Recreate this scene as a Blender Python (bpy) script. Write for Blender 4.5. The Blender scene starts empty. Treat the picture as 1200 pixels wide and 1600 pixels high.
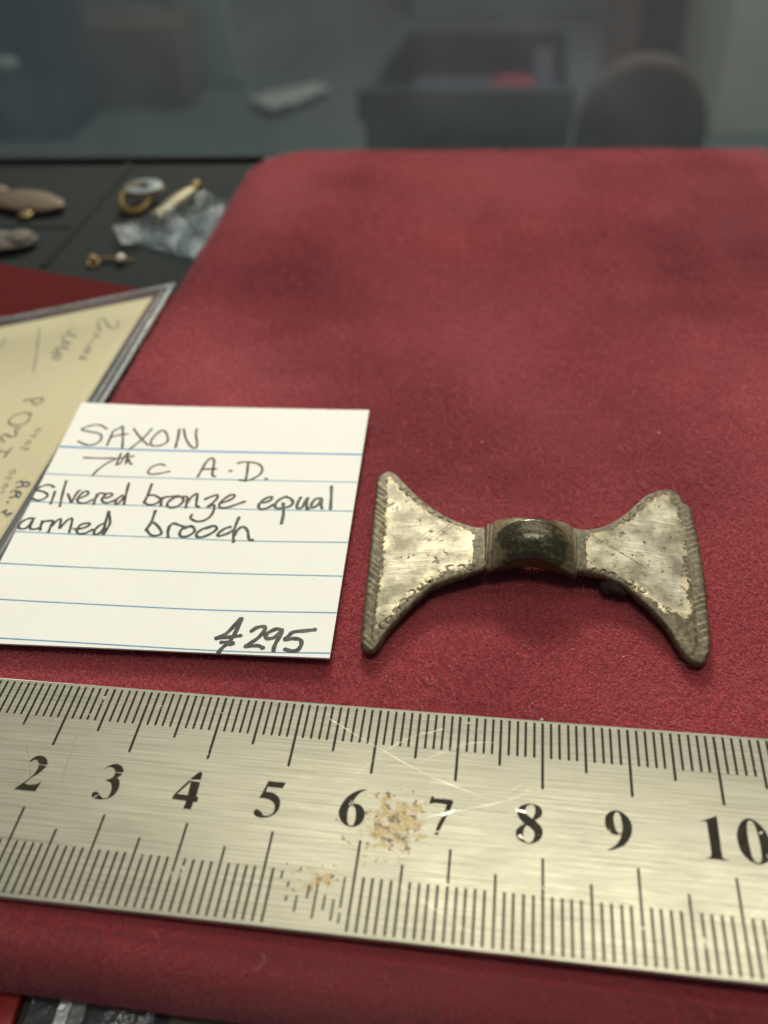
import bpy, bmesh, math, random
import numpy as np
from mathutils import Vector, Matrix

# ---------------------------------------------------------------- frame of reference
# u, v, z are centimetres: u along the ruler (its own scale), v towards the viewer, z above the ruler's face.
# World: metres, X right, Y away, Z up, counter top at Z = 0.
TABLE_Z = -1.12
def W(u, v, z=0.0):
    return Vector(((u - 6.0) * 0.01, -v * 0.01, (z - TABLE_Z) * 0.01))

scene = bpy.context.scene
COL = scene.collection

# ---------------------------------------------------------------- camera
cam_data = bpy.data.cameras.new('camera')
cam = bpy.data.objects.new('camera', cam_data)
COL.objects.link(cam)
cx = Vector((0.98955994, 0.13139257, -0.05922095))
cy = Vector((-0.04759359, 0.68577782, 0.72625315))
cz = Vector((0.13603668, -0.71585249, 0.6848717))
cp = W(7.40853854, 6.11164723, 9.28075373)
cam.matrix_world = Matrix(((cx.x, cy.x, cz.x, cp.x), (cx.y, cy.y, cz.y, cp.y), (cx.z, cy.z, cz.z, cp.z), (0, 0, 0, 1)))
cam_data.sensor_fit = 'VERTICAL'
cam_data.sensor_height = 36.0
cam_data.sensor_width = 27.0
cam_data.lens = 1364.458 / 1600 * 36.0
cam_data.clip_start = 0.005
cam_data.clip_end = 60.0
cam_data.dof.use_dof = True
cam_data.dof.focus_distance = 0.117
cam_data.dof.aperture_fstop = 16.0
cam_data.dof.aperture_blades = 0
scene.camera = cam

# ---------------------------------------------------------------- indoor light
world = bpy.data.worlds.new('World')
scene.world = world
world.use_nodes = True
bg = world.node_tree.nodes['Background']
bg.inputs['Color'].default_value = (0.88, 1.0, 1.04, 1)
bg.inputs['Strength'].default_value = 0.12

def area_lamp(name, loc, target, sx, sy, power, color):
    l = bpy.data.lights.new(name, 'AREA')
    l.shape = 'RECTANGLE'; l.size = sx; l.size_y = sy; l.energy = power; l.color = color
    o = bpy.data.objects.new(name, l); COL.objects.link(o)
    o.location = loc
    o.rotation_euler = (Vector(target) - Vector(loc)).to_track_quat('-Z', 'Y').to_euler()
    return o
area_lamp('case_lamp', (-0.10, 0.84, 0.50), (0.02, 0.03, 0.0), 0.18, 0.09, 8.6, (1.0, 0.94, 0.80))
area_lamp('ceiling_lamp', (0.16, 0.39, 1.00), (0.04, 0.0, 0.0), 0.80, 0.17, 2.4, (1.0, 0.935, 0.72))
area_lamp('added_pad_fill', (0.05, -0.12, 1.00), (0.02, 0.02, 0.0), 0.26, 0.18, 3.0, (1.0, 0.95, 0.84))  # added fill without a seen source, brightens the pad's rolled front
area_lamp('added_shop_fill', (0.3, 2.2, 1.5), (0.3, 2.3, -0.9), 1.2, 0.8, 30.0, (1.0, 0.97, 0.90))  # added fill without a seen source, lifts the background beyond the glass

vs = scene.view_settings
vs.view_transform = 'Standard'; vs.look = 'None'; vs.exposure = 0.0; vs.gamma = 1.0
vs.use_curve_mapping = False
scene.cycles.use_denoising = True
scene.cycles.max_bounces = 8
scene.cycles.transparent_max_bounces = 16
scene.cycles.sample_clamp_indirect = 6.0
scene.cycles.caustics_reflective = False
scene.cycles.caustics_refractive = False

rng = np.random.default_rng(7)
random.seed(7)

# ---------------------------------------------------------------- measured outlines (u, v in cm)
WORDS = {"saxon":{"w":0.028,"s":[[[0.3657,-5.3421],[0.2223,-5.4339],[0.0998,-5.4382],[-0.0194,-5.3722],[-0.0822,-5.2876],[0.0805,-5.2418],[0.2468,-5.2147],[0.3395,-5.1476],[0.3682,-5.0236],[0.325,-4.9216],[0.226,-4.8734],[0.0969,-4.9011],[-0.0192,-4.9654]],[[0.5337,-4.8986],[0.5199,-5.1039],[0.5092,-5.2916],[0.5716,-5.3684],[0.6205,-5.4375]],[[0.6202,-5.4449],[0.7212,-5.1875],[0.8337,-4.8462]],[[0.5133,-5.1215],[0.6489,-5.1905],[0.7917,-5.2349]],[[0.8525,-5.3841],[1.0345,-5.1694],[1.2615,-4.952]],[[1.179,-5.4024],[1.1159,-5.1383],[1.0389,-4.9565],[0.9712,-4.8196]],[[1.3503,-5.35],[1.2992,-5.2205],[1.2774,-5.0764],[1.3229,-4.9556],[1.44,-4.938],[1.5536,-5.0148],[1.5734,-5.1113],[1.489,-5.2854],[1.4023,-5.3711],[1.3422,-5.3386]],[[1.771,-4.9123],[1.7344,-5.1384],[1.6802,-5.4232]],[[1.6893,-5.4164],[1.7348,-5.174],[1.7701,-4.9296]],[[1.761,-5.4277],[1.8717,-5.1819],[2.0143,-4.9789],[2.1247,-4.9159],[2.1279,-5.0204],[2.0225,-5.2978],[1.9986,-5.4411]]]},"seventh":{"w":0.026,"s":[[[0.2551,-4.5353],[0.5404,-4.546],[0.8133,-4.5558],[0.7195,-4.4386],[0.6255,-4.266],[0.5809,-4.0893]],[[0.8631,-4.7024],[0.8792,-4.5328],[0.8898,-4.3989],[0.9431,-4.4524],[0.9561,-4.6054],[0.9927,-4.7274],[1.0442,-4.4252],[1.0526,-4.5603],[1.1139,-4.4529],[1.1599,-4.4324]],[[0.8133,-4.5558],[0.9585,-4.5987],[1.1151,-4.6423]]]},"century":{"w":0.026,"s":[[[1.7421,-4.4353],[1.6432,-4.4624],[1.5324,-4.389],[1.5002,-4.2718],[1.5504,-4.2032],[1.6793,-4.2179],[1.8679,-4.2885]]]},"anno":{"w":0.03,"s":[[[2.3868,-4.1809],[2.3991,-4.3449],[2.4246,-4.5732],[2.4793,-4.6687],[2.5468,-4.6113],[2.5897,-4.3868],[2.621,-4.2401],[2.6741,-4.2082]],[[2.4005,-4.3749],[2.5183,-4.3883],[2.6377,-4.3958]],[[2.8794,-4.3603],[2.9197,-4.3598]]]},"domini":{"w":0.03,"s":[[[2.9677,-4.5611],[3.0498,-4.5965],[3.1908,-4.5992],[3.3196,-4.5678],[3.4137,-4.4685],[3.4191,-4.3205],[3.33,-4.1976],[3.2261,-4.1386],[3.1048,-4.1482]],[[3.141,-4.5961],[3.185,-4.3647],[3.2103,-4.1463]],[[3.5259,-4.2044],[3.5615,-4.2038]]]},"silvered":{"w":0.03,"s":[[[0.0521,-3.7563],[-0.0366,-3.8053],[-0.1304,-3.7872],[-0.2151,-3.7102],[-0.2275,-3.662],[-0.119,-3.6456],[-0.0043,-3.5945],[0.0253,-3.5265],[-0.0181,-3.4541],[-0.0892,-3.4262],[-0.2034,-3.4577]],[[0.1065,-3.6605],[0.1371,-3.4992],[0.1577,-3.3628]],[[0.1909,-3.9282],[0.2498,-3.6466],[0.3351,-3.3181]],[[0.3453,-3.6178],[0.4198,-3.5183],[0.4854,-3.4194],[0.4865,-3.5575],[0.4958,-3.6981],[0.5186,-3.7161]],[[0.5487,-3.527],[0.6317,-3.5673],[0.6853,-3.6405],[0.6627,-3.6975],[0.5978,-3.6932],[0.5581,-3.5855],[0.5669,-3.4822],[0.642,-3.4186],[0.745,-3.4484],[0.8146,-3.5219]],[[0.8386,-3.6508],[0.8554,-3.5017],[0.8742,-3.4117]],[[0.8532,-3.5706],[0.8701,-3.6762],[0.9712,-3.6713]],[[0.9618,-3.5664],[1.0376,-3.583],[1.1008,-3.6335],[1.0635,-3.6891],[0.9916,-3.661],[0.9618,-3.5664],[0.9918,-3.4881],[1.0683,-3.459],[1.1512,-3.4989],[1.2101,-3.5601]],[[1.273,-3.6566],[1.2219,-3.5724],[1.2152,-3.4804],[1.2554,-3.4377],[1.3021,-3.532],[1.3132,-3.6362]],[[1.2741,-3.9506],[1.3166,-3.7176],[1.3741,-3.4458]]]},"armed":{"w":0.031,"s":[[[0.0382,-3.0106],[-0.0488,-3.0044],[-0.1195,-2.9444],[-0.1467,-2.8443],[-0.105,-2.7715],[-0.0112,-2.7783],[0.0244,-2.8782],[0.0271,-2.9988],[0.0401,-2.8793],[0.0669,-2.7839],[0.1496,-2.7791],[0.2137,-2.8159]],[[0.1879,-2.9662],[0.2155,-2.8484],[0.2445,-2.7644]],[[0.2048,-2.891],[0.2319,-2.9584],[0.3484,-2.9885]],[[0.3686,-2.979],[0.3806,-2.8387],[0.3927,-2.7366]],[[0.3872,-2.8607],[0.4269,-2.994],[0.4807,-3.0197],[0.5373,-2.8284],[0.5633,-2.9383],[0.6018,-3.0393],[0.6523,-3.0538],[0.6976,-2.9045],[0.7269,-2.7565]],[[0.7743,-2.8347],[0.8861,-2.8534],[0.9735,-2.9134],[0.9838,-2.9682],[0.9174,-2.9743],[0.841,-2.9255],[0.8291,-2.8172],[0.8858,-2.7362],[0.9892,-2.7543],[1.0796,-2.8459]],[[1.2124,-2.9952],[1.1438,-2.9256],[1.1189,-2.8061],[1.1624,-2.7351],[1.2267,-2.7927],[1.2484,-2.9008]],[[1.1812,-3.2678],[1.2153,-3.0716],[1.2807,-2.7543]],[[1.1972,-3.2466],[1.3014,-3.0124],[1.3025,-2.8833],[1.296,-2.7554]]]},"bronze":{"w":0.032,"s":[[[1.6678,-3.9643],[1.6899,-3.6961],[1.6878,-3.5126]],[[1.6878,-3.5126],[1.7856,-3.4626],[1.8883,-3.4922],[1.9376,-3.5864],[1.8642,-3.6616],[1.7711,-3.6969],[1.6976,-3.6735]],[[1.9508,-3.6445],[1.9644,-3.5541],[1.9893,-3.454]],[[1.9613,-3.588],[1.9947,-3.6589],[2.1163,-3.6831],[2.2228,-3.7041]],[[2.2249,-3.6973],[2.132,-3.6338],[2.0818,-3.5393],[2.1025,-3.4506],[2.1833,-3.4225],[2.2787,-3.4739],[2.3226,-3.5897],[2.2827,-3.6668],[2.2091,-3.6962]],[[2.2758,-3.6892],[2.3581,-3.6833],[2.3878,-3.5601],[2.4092,-3.4381]],[[2.3945,-3.538],[2.4336,-3.6998],[2.5002,-3.7733],[2.5322,-3.638],[2.5639,-3.5046],[2.6235,-3.4639]],[[2.6642,-3.6514],[2.7481,-3.721],[2.8407,-3.7615],[2.8548,-3.6825],[2.8079,-3.5662],[2.7553,-3.473],[2.8514,-3.5243],[2.8789,-3.3707],[2.8418,-3.226],[2.74,-3.1475],[2.6282,-3.1568],[2.5554,-3.2168],[2.5578,-3.2869]],[[2.9323,-3.5747],[3.029,-3.6263],[3.1173,-3.7116],[3.1152,-3.7799],[3.0525,-3.7757],[2.9702,-3.6676],[2.9336,-3.5411],[2.9768,-3.4704],[3.0955,-3.4964],[3.2172,-3.5717],[3.3251,-3.6419]]]},"brooch":{"w":0.034,"s":[[[1.9391,-3.3369],[1.9586,-3.0698],[1.9322,-2.9054]],[[1.9322,-2.9054],[2.0528,-2.791],[2.1522,-2.7909],[2.1993,-2.8507],[2.1075,-2.9801],[1.9945,-3.0724]],[[2.2776,-3.0172],[2.29,-2.8941],[2.3324,-2.7627]],[[2.2755,-2.9673],[2.3154,-3.07],[2.4249,-3.0402],[2.5375,-2.9985]],[[2.6098,-3.0285],[2.5147,-2.9844],[2.4829,-2.8835],[2.5265,-2.8011],[2.6228,-2.8081],[2.7026,-2.8993],[2.6862,-2.9843],[2.6083,-3.0334],[2.5361,-2.9736]],[[2.9455,-3.0525],[2.836,-2.9951],[2.7589,-2.8912],[2.7836,-2.8077],[2.8868,-2.8201],[3.0006,-2.9209],[3.0383,-3.0096],[2.9787,-3.0623],[2.8713,-2.9976]],[[3.2479,-3.0617],[3.1557,-3.0057],[3.0892,-2.8907],[3.1266,-2.8521],[3.2341,-2.9134],[3.3022,-2.9916]],[[3.3254,-3.2799],[3.3181,-3.0667],[3.3362,-2.8964],[3.3767,-2.7429]],[[3.3511,-2.8733],[3.3832,-3.022],[3.4495,-3.0761],[3.532,-2.9959],[3.5882,-2.8423],[3.6344,-2.7977]],[[3.6166,-2.7988],[3.6642,-2.8046]]]},"equal":{"w":0.036,"s":[[[3.6328,-3.6324],[3.7241,-3.6885],[3.7414,-3.7649],[3.688,-3.7689],[3.604,-3.6803],[3.5705,-3.5661],[3.6165,-3.483],[3.7127,-3.5142],[3.8122,-3.6073]],[[3.9609,-3.7973],[3.8727,-3.7235],[3.8292,-3.6085],[3.8654,-3.5247],[3.9502,-3.5305],[4.0609,-3.575],[4.1048,-3.6521],[4.0583,-3.7486],[3.9609,-3.7973]],[[3.9516,-3.6416],[4.0044,-3.4246],[4.0229,-3.1866]],[[4.2045,-3.7961],[4.1813,-3.6573],[4.1955,-3.5474],[4.269,-3.5647],[4.2952,-3.6899],[4.3171,-3.7962],[4.3255,-3.6671],[4.3605,-3.5344],[4.3894,-3.5608]],[[4.542,-3.7938],[4.4508,-3.7751],[4.4066,-3.6479],[4.4376,-3.5763],[4.5103,-3.6427],[4.5528,-3.782],[4.5587,-3.6583],[4.5936,-3.5626]],[[4.6497,-4.0876],[4.6927,-3.8164],[4.7266,-3.5596]]]},"price":{"w":0.042,"s":[[[3.6104,-0.9203],[3.717,-0.9934],[3.7924,-1.1271],[3.8614,-1.2923],[3.8738,-1.2133],[3.8488,-1.0338],[3.8117,-0.876],[3.745,-0.775],[3.7072,-0.6844]],[[3.6114,-0.9166],[3.7607,-0.9486],[3.9385,-0.9928]],[[3.699,-0.8567],[3.7835,-0.864],[3.8704,-0.8619],[3.8319,-0.83]],[[4.0661,-1.0814],[4.1349,-1.1559],[4.2257,-1.1734],[4.2471,-1.1162],[4.1919,-0.9853],[4.1077,-0.8822],[4.0454,-0.8198],[4.1497,-0.8383],[4.2258,-0.8448],[4.2955,-0.813]],[[4.4864,-1.1364],[4.405,-1.1491],[4.3101,-1.0825],[4.2795,-1.012],[4.3191,-0.9769],[4.4066,-1.0036],[4.4907,-1.1173],[4.461,-0.9698],[4.4407,-0.8538],[4.4454,-0.779]],[[4.9381,-1.1842],[4.8114,-1.1541],[4.6473,-1.1169],[4.5994,-1.0489],[4.5602,-0.9782],[4.6705,-1.0068],[4.7658,-0.9958],[4.7993,-0.9225],[4.77,-0.8258],[4.6836,-0.7996],[4.5947,-0.82]]]}}
CARD = [[-0.3976,-6.0718],[4.9681,-6.1201],[5.2206,-0.7298]]
CARD_BL = [0.0269, -0.5424]
LINES = [[[-0.2145,-4.7945],[2.5424,-4.8446],[5.0261,-4.9032]],[[0.0834,-4.0836],[2.738,-4.1409],[5.0783,-4.2138]],[[-0.2069,-3.3914],[1.6608,-3.4353],[3.344,-3.4647],[5.1015,-3.5395]],[[-0.1358,-2.6985],[1.6945,-2.7423],[3.5189,-2.7789],[5.1308,-2.8635]],[[-0.0817,-2.0244],[2.9192,-2.0862],[5.1515,-2.1839]],[[0.2481,-1.3372],[3.1281,-1.3917],[5.1814,-1.5022]],[[0.5729,-0.6604],[3.5133,-0.708],[5.1981,-0.807]]]
DIGITS = {"2":[[[1.7807,1.1679],[1.813,1.1036],[1.8496,1.0546],[1.9018,1.0333],[1.959,1.0408],[2.0129,1.0761],[2.0437,1.1295],[2.0458,1.1693],[2.0181,1.2276],[1.9813,1.2818],[1.9276,1.331],[1.8972,1.3808],[1.8731,1.4173],[1.9547,1.4247],[2.022,1.4072],[2.0471,1.3893],[2.0573,1.3681],[2.0671,1.3734],[2.0599,1.442],[2.0489,1.5013],[1.9449,1.5025],[1.7719,1.5013],[1.8148,1.4479],[1.8697,1.3866],[1.9113,1.3217],[1.9408,1.259],[1.9502,1.1946],[1.9337,1.1402],[1.9083,1.1105],[1.8677,1.095],[1.8318,1.1179],[1.803,1.1561]]],"3":[[[2.7707,1.1508],[2.7966,1.1008],[2.8569,1.0615],[2.9126,1.0497],[2.9728,1.0709],[3.0155,1.1143],[3.026,1.1635],[3.0057,1.2015],[2.9794,1.2306],[3.0107,1.2554],[3.0342,1.2993],[3.0443,1.3748],[3.0221,1.4452],[2.9751,1.495],[2.8981,1.5222],[2.8245,1.5206],[2.7674,1.5053],[2.7472,1.4726],[2.757,1.4414],[2.7966,1.4299],[2.8404,1.4558],[2.8783,1.4897],[2.9206,1.5049],[2.9556,1.4819],[2.9646,1.4283],[2.9568,1.3683],[2.9276,1.3099],[2.8907,1.2904],[2.8362,1.2757],[2.8969,1.248],[2.9269,1.2092],[2.9245,1.1625],[2.896,1.118],[2.8496,1.102],[2.8079,1.1108]]],"4":[[[3.7317,1.4321],[3.7388,1.3641],[3.9327,1.074],[3.994,1.0742],[4.0065,1.3718],[4.0323,1.3722],[4.0377,1.4385],[3.9921,1.443],[3.9875,1.5361],[3.8956,1.5366],[3.9006,1.4374]],[[3.7709,1.3609],[3.8872,1.1899],[3.8966,1.3633]]],"5":[[[4.8097,1.0911],[5.0232,1.0928],[4.9973,1.1681],[4.8173,1.1663],[4.8141,1.2313],[4.8923,1.234],[4.964,1.2715],[5.0059,1.3338],[5.0114,1.421],[4.9733,1.4971],[4.9072,1.5397],[4.828,1.5549],[4.7622,1.5401],[4.7293,1.5074],[4.7304,1.4668],[4.762,1.4534],[4.8095,1.4776],[4.8466,1.5171],[4.8955,1.5193],[4.9447,1.4928],[4.9588,1.4335],[4.9401,1.3698],[4.8866,1.3311],[4.8199,1.3156],[4.7503,1.3182],[4.7769,1.223]]],"6":[[[5.9859,1.0939],[5.928,1.122],[5.8816,1.1785],[5.8457,1.2555],[5.8368,1.2856],[5.8823,1.2708],[5.9392,1.2854],[5.9839,1.3287],[6.0054,1.3911],[6.0,1.4627],[5.9621,1.5229],[5.8939,1.5579],[5.8256,1.5509],[5.7736,1.5211],[5.7219,1.4555],[5.702,1.3788],[5.7222,1.2971],[5.7575,1.2204],[5.8215,1.1474],[5.8974,1.1027],[5.9572,1.0863]],[[5.8384,1.2956],[5.8761,1.3179],[5.9006,1.3874],[5.9072,1.4722],[5.8906,1.5372],[5.8509,1.5413],[5.8205,1.4951],[5.8094,1.411],[5.8112,1.3389]]],"7":[[[6.74,1.0897],[6.7675,1.0943],[6.7671,1.1192],[6.9552,1.115],[6.9946,1.1401],[6.9591,1.2516],[6.9155,1.3695],[6.8613,1.5073],[6.8211,1.4976],[6.8518,1.397],[6.8954,1.2866],[6.9202,1.1809],[6.8056,1.1736],[6.716,1.1927],[6.7283,1.1377]]],"7b":[[[6.8023,1.5505],[6.8294,1.5174],[6.8627,1.5237],[6.8548,1.5533]]],"8":[[[7.7237,1.1474],[7.7624,1.1091],[7.8276,1.0767],[7.9064,1.076],[7.9655,1.0987],[7.9943,1.1527],[7.9853,1.2101],[7.953,1.2415],[7.9144,1.2664],[7.9598,1.3105],[7.9947,1.3622],[7.9986,1.4234],[7.9733,1.487],[7.9227,1.5286],[7.8595,1.5526],[7.7894,1.5397],[7.7314,1.5052],[7.7044,1.4468],[7.7136,1.3979],[7.7539,1.3523],[7.7986,1.3228],[7.7458,1.2696],[7.7187,1.2161]],[[7.8089,1.1502],[7.8344,1.0976],[7.8868,1.0851],[7.9106,1.1114],[7.9137,1.1751],[7.8884,1.2551],[7.8294,1.2119]],[[7.8247,1.3382],[7.8702,1.368],[7.9065,1.4124],[7.9032,1.474],[7.8719,1.5312],[7.8275,1.5358],[7.7951,1.4987],[7.7876,1.4314],[7.7995,1.3753]]],"9":[[[8.678,1.5341],[8.7393,1.5013],[8.7982,1.4486],[8.8399,1.3773],[8.8487,1.3358],[8.7975,1.3519],[8.7357,1.3339],[8.6907,1.2771],[8.6792,1.2024],[8.6954,1.131],[8.7428,1.0812],[8.808,1.0605],[8.8773,1.0775],[8.9373,1.1344],[8.9698,1.2142],[8.9631,1.3105],[8.9261,1.3953],[8.8654,1.4683],[8.7885,1.5094],[8.7252,1.5331]],[[8.7773,1.1507],[8.7929,1.1001],[8.8197,1.0791],[8.8495,1.1154],[8.8635,1.1974],[8.8647,1.2798],[8.8491,1.329],[8.8178,1.3282],[8.7894,1.2738],[8.7781,1.2062]]],"1":[[[9.6935,1.1052],[9.7834,1.066],[9.8884,1.0175],[9.8972,1.028],[9.8951,1.2404],[9.8952,1.4778],[9.9178,1.5037],[9.9744,1.5188],[9.8953,1.5236],[9.7843,1.5212],[9.6953,1.5234],[9.7681,1.4946],[9.7828,1.4327],[9.7827,1.3321],[9.7811,1.2153],[9.78,1.1189],[9.7702,1.0899]]],"0":[[[10.0769,1.2727],[10.0791,1.2141],[10.104,1.1378],[10.1497,1.0587],[10.203,1.0195],[10.2516,1.0108],[10.3019,1.032],[10.3538,1.0826],[10.3993,1.1665],[10.4214,1.266],[10.4167,1.3667],[10.3881,1.4544],[10.3411,1.5013],[10.2716,1.5295],[10.196,1.5165],[10.139,1.4664],[10.0915,1.3935]],[[10.2169,1.0593],[10.2404,1.0382],[10.2727,1.0462],[10.2901,1.104],[10.301,1.1985],[10.3068,1.321],[10.3005,1.4354],[10.2752,1.5082],[10.2422,1.5117],[10.2096,1.4731],[10.1971,1.3896],[10.1938,1.246],[10.2004,1.1206]]]}
SCRATCHES = [["b",0.008,[[5.3811,0.1822],[5.8921,0.4528],[6.525,0.7669],[6.9149,0.9221],[7.5355,1.1009]]],["b",0.006,[[5.8313,0.9048],[6.1184,0.5779],[6.4037,0.3595],[6.78,0.204]]],["b",0.008,[[6.708,1.3534],[7.179,1.2021],[7.4876,1.1057],[7.6539,1.0363]]],["b",0.005,[[6.5205,0.7251],[6.7818,0.5284],[7.1277,0.3643],[7.4827,0.3158]]],["b",0.005,[[6.759,0.5595],[6.8942,0.4974]]],["b",0.005,[[7.6539,1.0363],[7.761,0.9726],[7.8443,0.8841]]],["b",0.005,[[7.6508,0.9168],[7.771,0.8509]]],["m",0.012,[[1.9378,1.1494],[2.052,1.1591]]],["m",0.012,[[2.9173,1.1632],[3.026,1.1635]]],["m",0.012,[[2.7868,1.5063],[2.8432,1.4555]]],["m",0.015,[[3.8677,1.1733],[3.9911,1.1735]]],["m",0.02,[[7.711,1.1672],[7.8094,1.1814]]],["m",0.02,[[6.8774,1.3098],[7.0055,1.2498]]],["d",0.004,[[1.6732,0.9384],[1.7858,1.0841],[1.9087,1.3258]]],["d",0.004,[[2.2576,0.7231],[2.2861,1.065],[2.3133,1.3917]]],["b",0.006,[[1.3054,0.8901],[1.4771,0.6414],[1.6037,0.4708]]],["b",0.005,[[9.078,0.9514],[9.6325,0.8821]]],["b",0.006,[[10.0148,2.1732],[10.1495,2.031],[10.2868,1.8861]]],["b",0.006,[[6.4999,2.1525],[6.705,2.2555],[6.9884,2.4129],[7.217,2.5332]]]]
POSTINK = {"hand":[[[-0.993,-9.391],[-0.91,-9.068],[-1.146,-9.218],[-1.443,-9.616],[-1.583,-9.625],[-1.412,-9.268],[-1.29,-9.081]],[[-1.367,-9.106],[-1.4,-8.97],[-1.238,-8.847],[-1.338,-8.771],[-1.32,-8.623],[-1.404,-8.614]],[[-1.394,-8.54],[-1.226,-8.35],[-1.409,-8.371],[-1.209,-8.208],[-1.389,-8.125],[-1.159,-7.99],[-1.349,-8.032]],[[-2.125,-9.499],[-2.196,-9.297],[-1.855,-9.041],[-2.238,-9.236],[-2.175,-8.995],[-1.89,-8.763],[-2.17,-8.885]],[[-2.113,-8.76],[-1.832,-8.533],[-2.232,-8.724],[-2.015,-8.447],[-2.294,-8.565],[-1.884,-8.304],[-2.147,-8.347],[-1.851,-8.137]],[[-3.158,-9.819],[-2.806,-8.971],[-2.539,-8.323],[-2.371,-7.867]],[[-4.044,-9.538],[-3.893,-9.529],[-3.915,-9.384],[-3.879,-9.223]]],"dark":[[[-0.88,-4.108],[-0.805,-4.141],[-0.7,-4.003],[-0.814,-3.977]],[[-0.712,-4.1],[-0.598,-4.055],[-0.587,-3.959],[-0.7,-4.003]],[[-0.869,-3.87],[-0.795,-3.903],[-0.698,-3.747],[-0.811,-3.721]],[[-0.722,-3.867],[-0.624,-3.78],[-0.633,-3.69],[-0.73,-3.776]],[[-0.811,-3.616],[-0.781,-3.593]],[[-0.783,-3.356],[-0.718,-3.403],[-0.7,-3.299],[-0.558,-3.297],[-0.629,-3.23]]],"post":[[[-2.063,-6.776],[-1.867,-6.763],[-1.643,-6.749],[-1.572,-6.653],[-1.638,-6.549],[-1.804,-6.651],[-1.867,-6.763]],[[-1.632,-6.241],[-1.859,-6.325],[-2.05,-6.254],[-2.043,-6.078],[-1.893,-5.946],[-1.693,-5.911],[-1.58,-6.01],[-1.632,-6.241]],[[-1.629,-5.784],[-1.749,-5.784],[-1.632,-5.591],[-1.735,-5.559],[-1.943,-5.688],[-1.953,-5.552],[-1.814,-5.44]],[[-1.527,-5.19],[-1.55,-4.933]],[[-1.538,-5.061],[-1.834,-5.175]]],"real":[[[-1.262,-5.646],[-1.159,-5.677],[-1.158,-5.595],[-1.195,-5.548]],[[-1.282,-5.486],[-1.165,-5.487],[-1.18,-5.42]],[[-1.281,-5.324],[-1.208,-5.335],[-1.18,-5.238],[-1.28,-5.244]],[[-1.308,-5.144],[-1.121,-5.078],[-1.199,-5.043]],[[-1.21,-4.461],[-1.112,-4.492],[-1.078,-4.386],[-1.147,-4.375]],[[-1.195,-4.287],[-1.084,-4.29],[-1.105,-4.221]],[[-1.146,-4.085],[-1.071,-4.119],[-1.037,-4.018],[-1.113,-4.008]],[[-1.078,-3.884],[-1.023,-3.921]]]}
WL = {'top': [[7.138, -3.14], [7.021, -3.142], [6.876, -3.204], [6.703, -3.304], [6.472, -3.48], [6.229, -3.716], [6.029, -3.955], [5.818, -4.242], [5.692, -4.43], [5.544, -4.556], [5.458, -4.514]], 'outer': [[5.458, -4.514], [5.382, -4.394], [5.353, -4.263], [5.386, -3.902], [5.427, -3.253], [5.487, -2.422], [5.529, -1.75], [5.584, -1.097], [5.609, -0.975], [5.657, -0.907], [5.726, -0.878]], 'bot': [[7.195, -2.321], [7.07, -2.245], [6.787, -2.139], [6.592, -2.053], [6.464, -1.982], [6.344, -1.833], [6.227, -1.678], [6.094, -1.483], [5.965, -1.278], [5.897, -1.129], [5.843, -0.969], [5.788, -0.898], [5.726, -0.878]], 'rings': [[6.967, -2.297], [6.843, -2.295], [6.685, -2.298], [6.404, -2.093], [6.286, -1.961], [6.185, -1.855], [6.095, -1.698], [6.02, -1.543], [5.93, -1.376], [5.855, -1.281], [5.799, -4.079], [5.917, -3.936], [6.061, -3.774], [6.187, -3.636], [6.322, -3.517], [6.479, -3.398], [6.619, -3.3]]}
WR = {'top': [[8.413, -3.212], [8.593, -3.207], [8.853, -3.334], [9.074, -3.539], [9.28, -3.795], [9.497, -4.114], [9.682, -4.286], [9.875, -4.395], [9.961, -4.39]], 'outer': [[9.961, -4.39], [10.039, -4.328], [10.097, -4.211], [10.123, -4.079], [10.203, -4.002], [10.212, -3.845], [10.228, -3.437], [10.235, -2.951], [10.22, -2.489], [10.195, -2.05], [10.172, -1.633], [10.147, -1.366], [10.102, -1.22], [10.045, -1.113], [9.981, -1.08]], 'bot': [[8.394, -2.413], [8.454, -2.366], [8.586, -2.347], [8.761, -2.344], [8.956, -2.282], [9.124, -2.186], [9.285, -2.017], [9.441, -1.839], [9.572, -1.659], [9.677, -1.452], [9.757, -1.246], [9.845, -1.123], [9.921, -1.08], [9.981, -1.08]], 'rings': [[9.601, -4.055], [9.451, -3.842], [9.319, -3.671], [9.216, -3.544], [8.61, -2.401], [8.719, -2.386], [8.829, -2.38], [8.938, -2.353], [9.174, -2.276], [9.34, -2.165]]}

# ---------------------------------------------------------------- helpers
def tag(o, label=None, cat=None, group=None, kind=None):
    if label: o['label'] = label
    if cat: o['category'] = cat
    if group: o['group'] = group
    if kind: o['kind'] = kind
    return o

def empty(name, loc):
    o = bpy.data.objects.new(name, None); COL.objects.link(o)
    o.location = loc; o.empty_display_size = 0.01
    return o

def mesh_obj(name, verts, faces, mat, parent=None, origin=None, smooth=False):
    """verts in world metres; the object's origin is put at `origin` (default: parent's place)."""
    pl = Vector(parent['_at']) if parent is not None and '_at' in parent else Vector((0, 0, 0))
    if origin is None: origin = pl
    a = np.asarray([tuple(q) for q in verts], dtype=float) - np.array(tuple(origin))
    me = bpy.data.meshes.new(name)
    me.from_pydata(a.tolist(), [], faces)
    me.update()
    if smooth: me.polygons.foreach_set('use_smooth', [True] * len(me.polygons))
    if mat: me.materials.append(mat)
    o = bpy.data.objects.new(name, me); COL.objects.link(o)
    if parent is not None:
        o.parent = parent; o.location = Vector(origin) - pl
    else:
        o.location = origin
    o['_at'] = tuple(origin)
    return o

def thing(name, loc, label, cat, group=None):
    o = empty(name, loc); o['_at'] = tuple(loc)
    return tag(o, label, cat, group)

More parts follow.
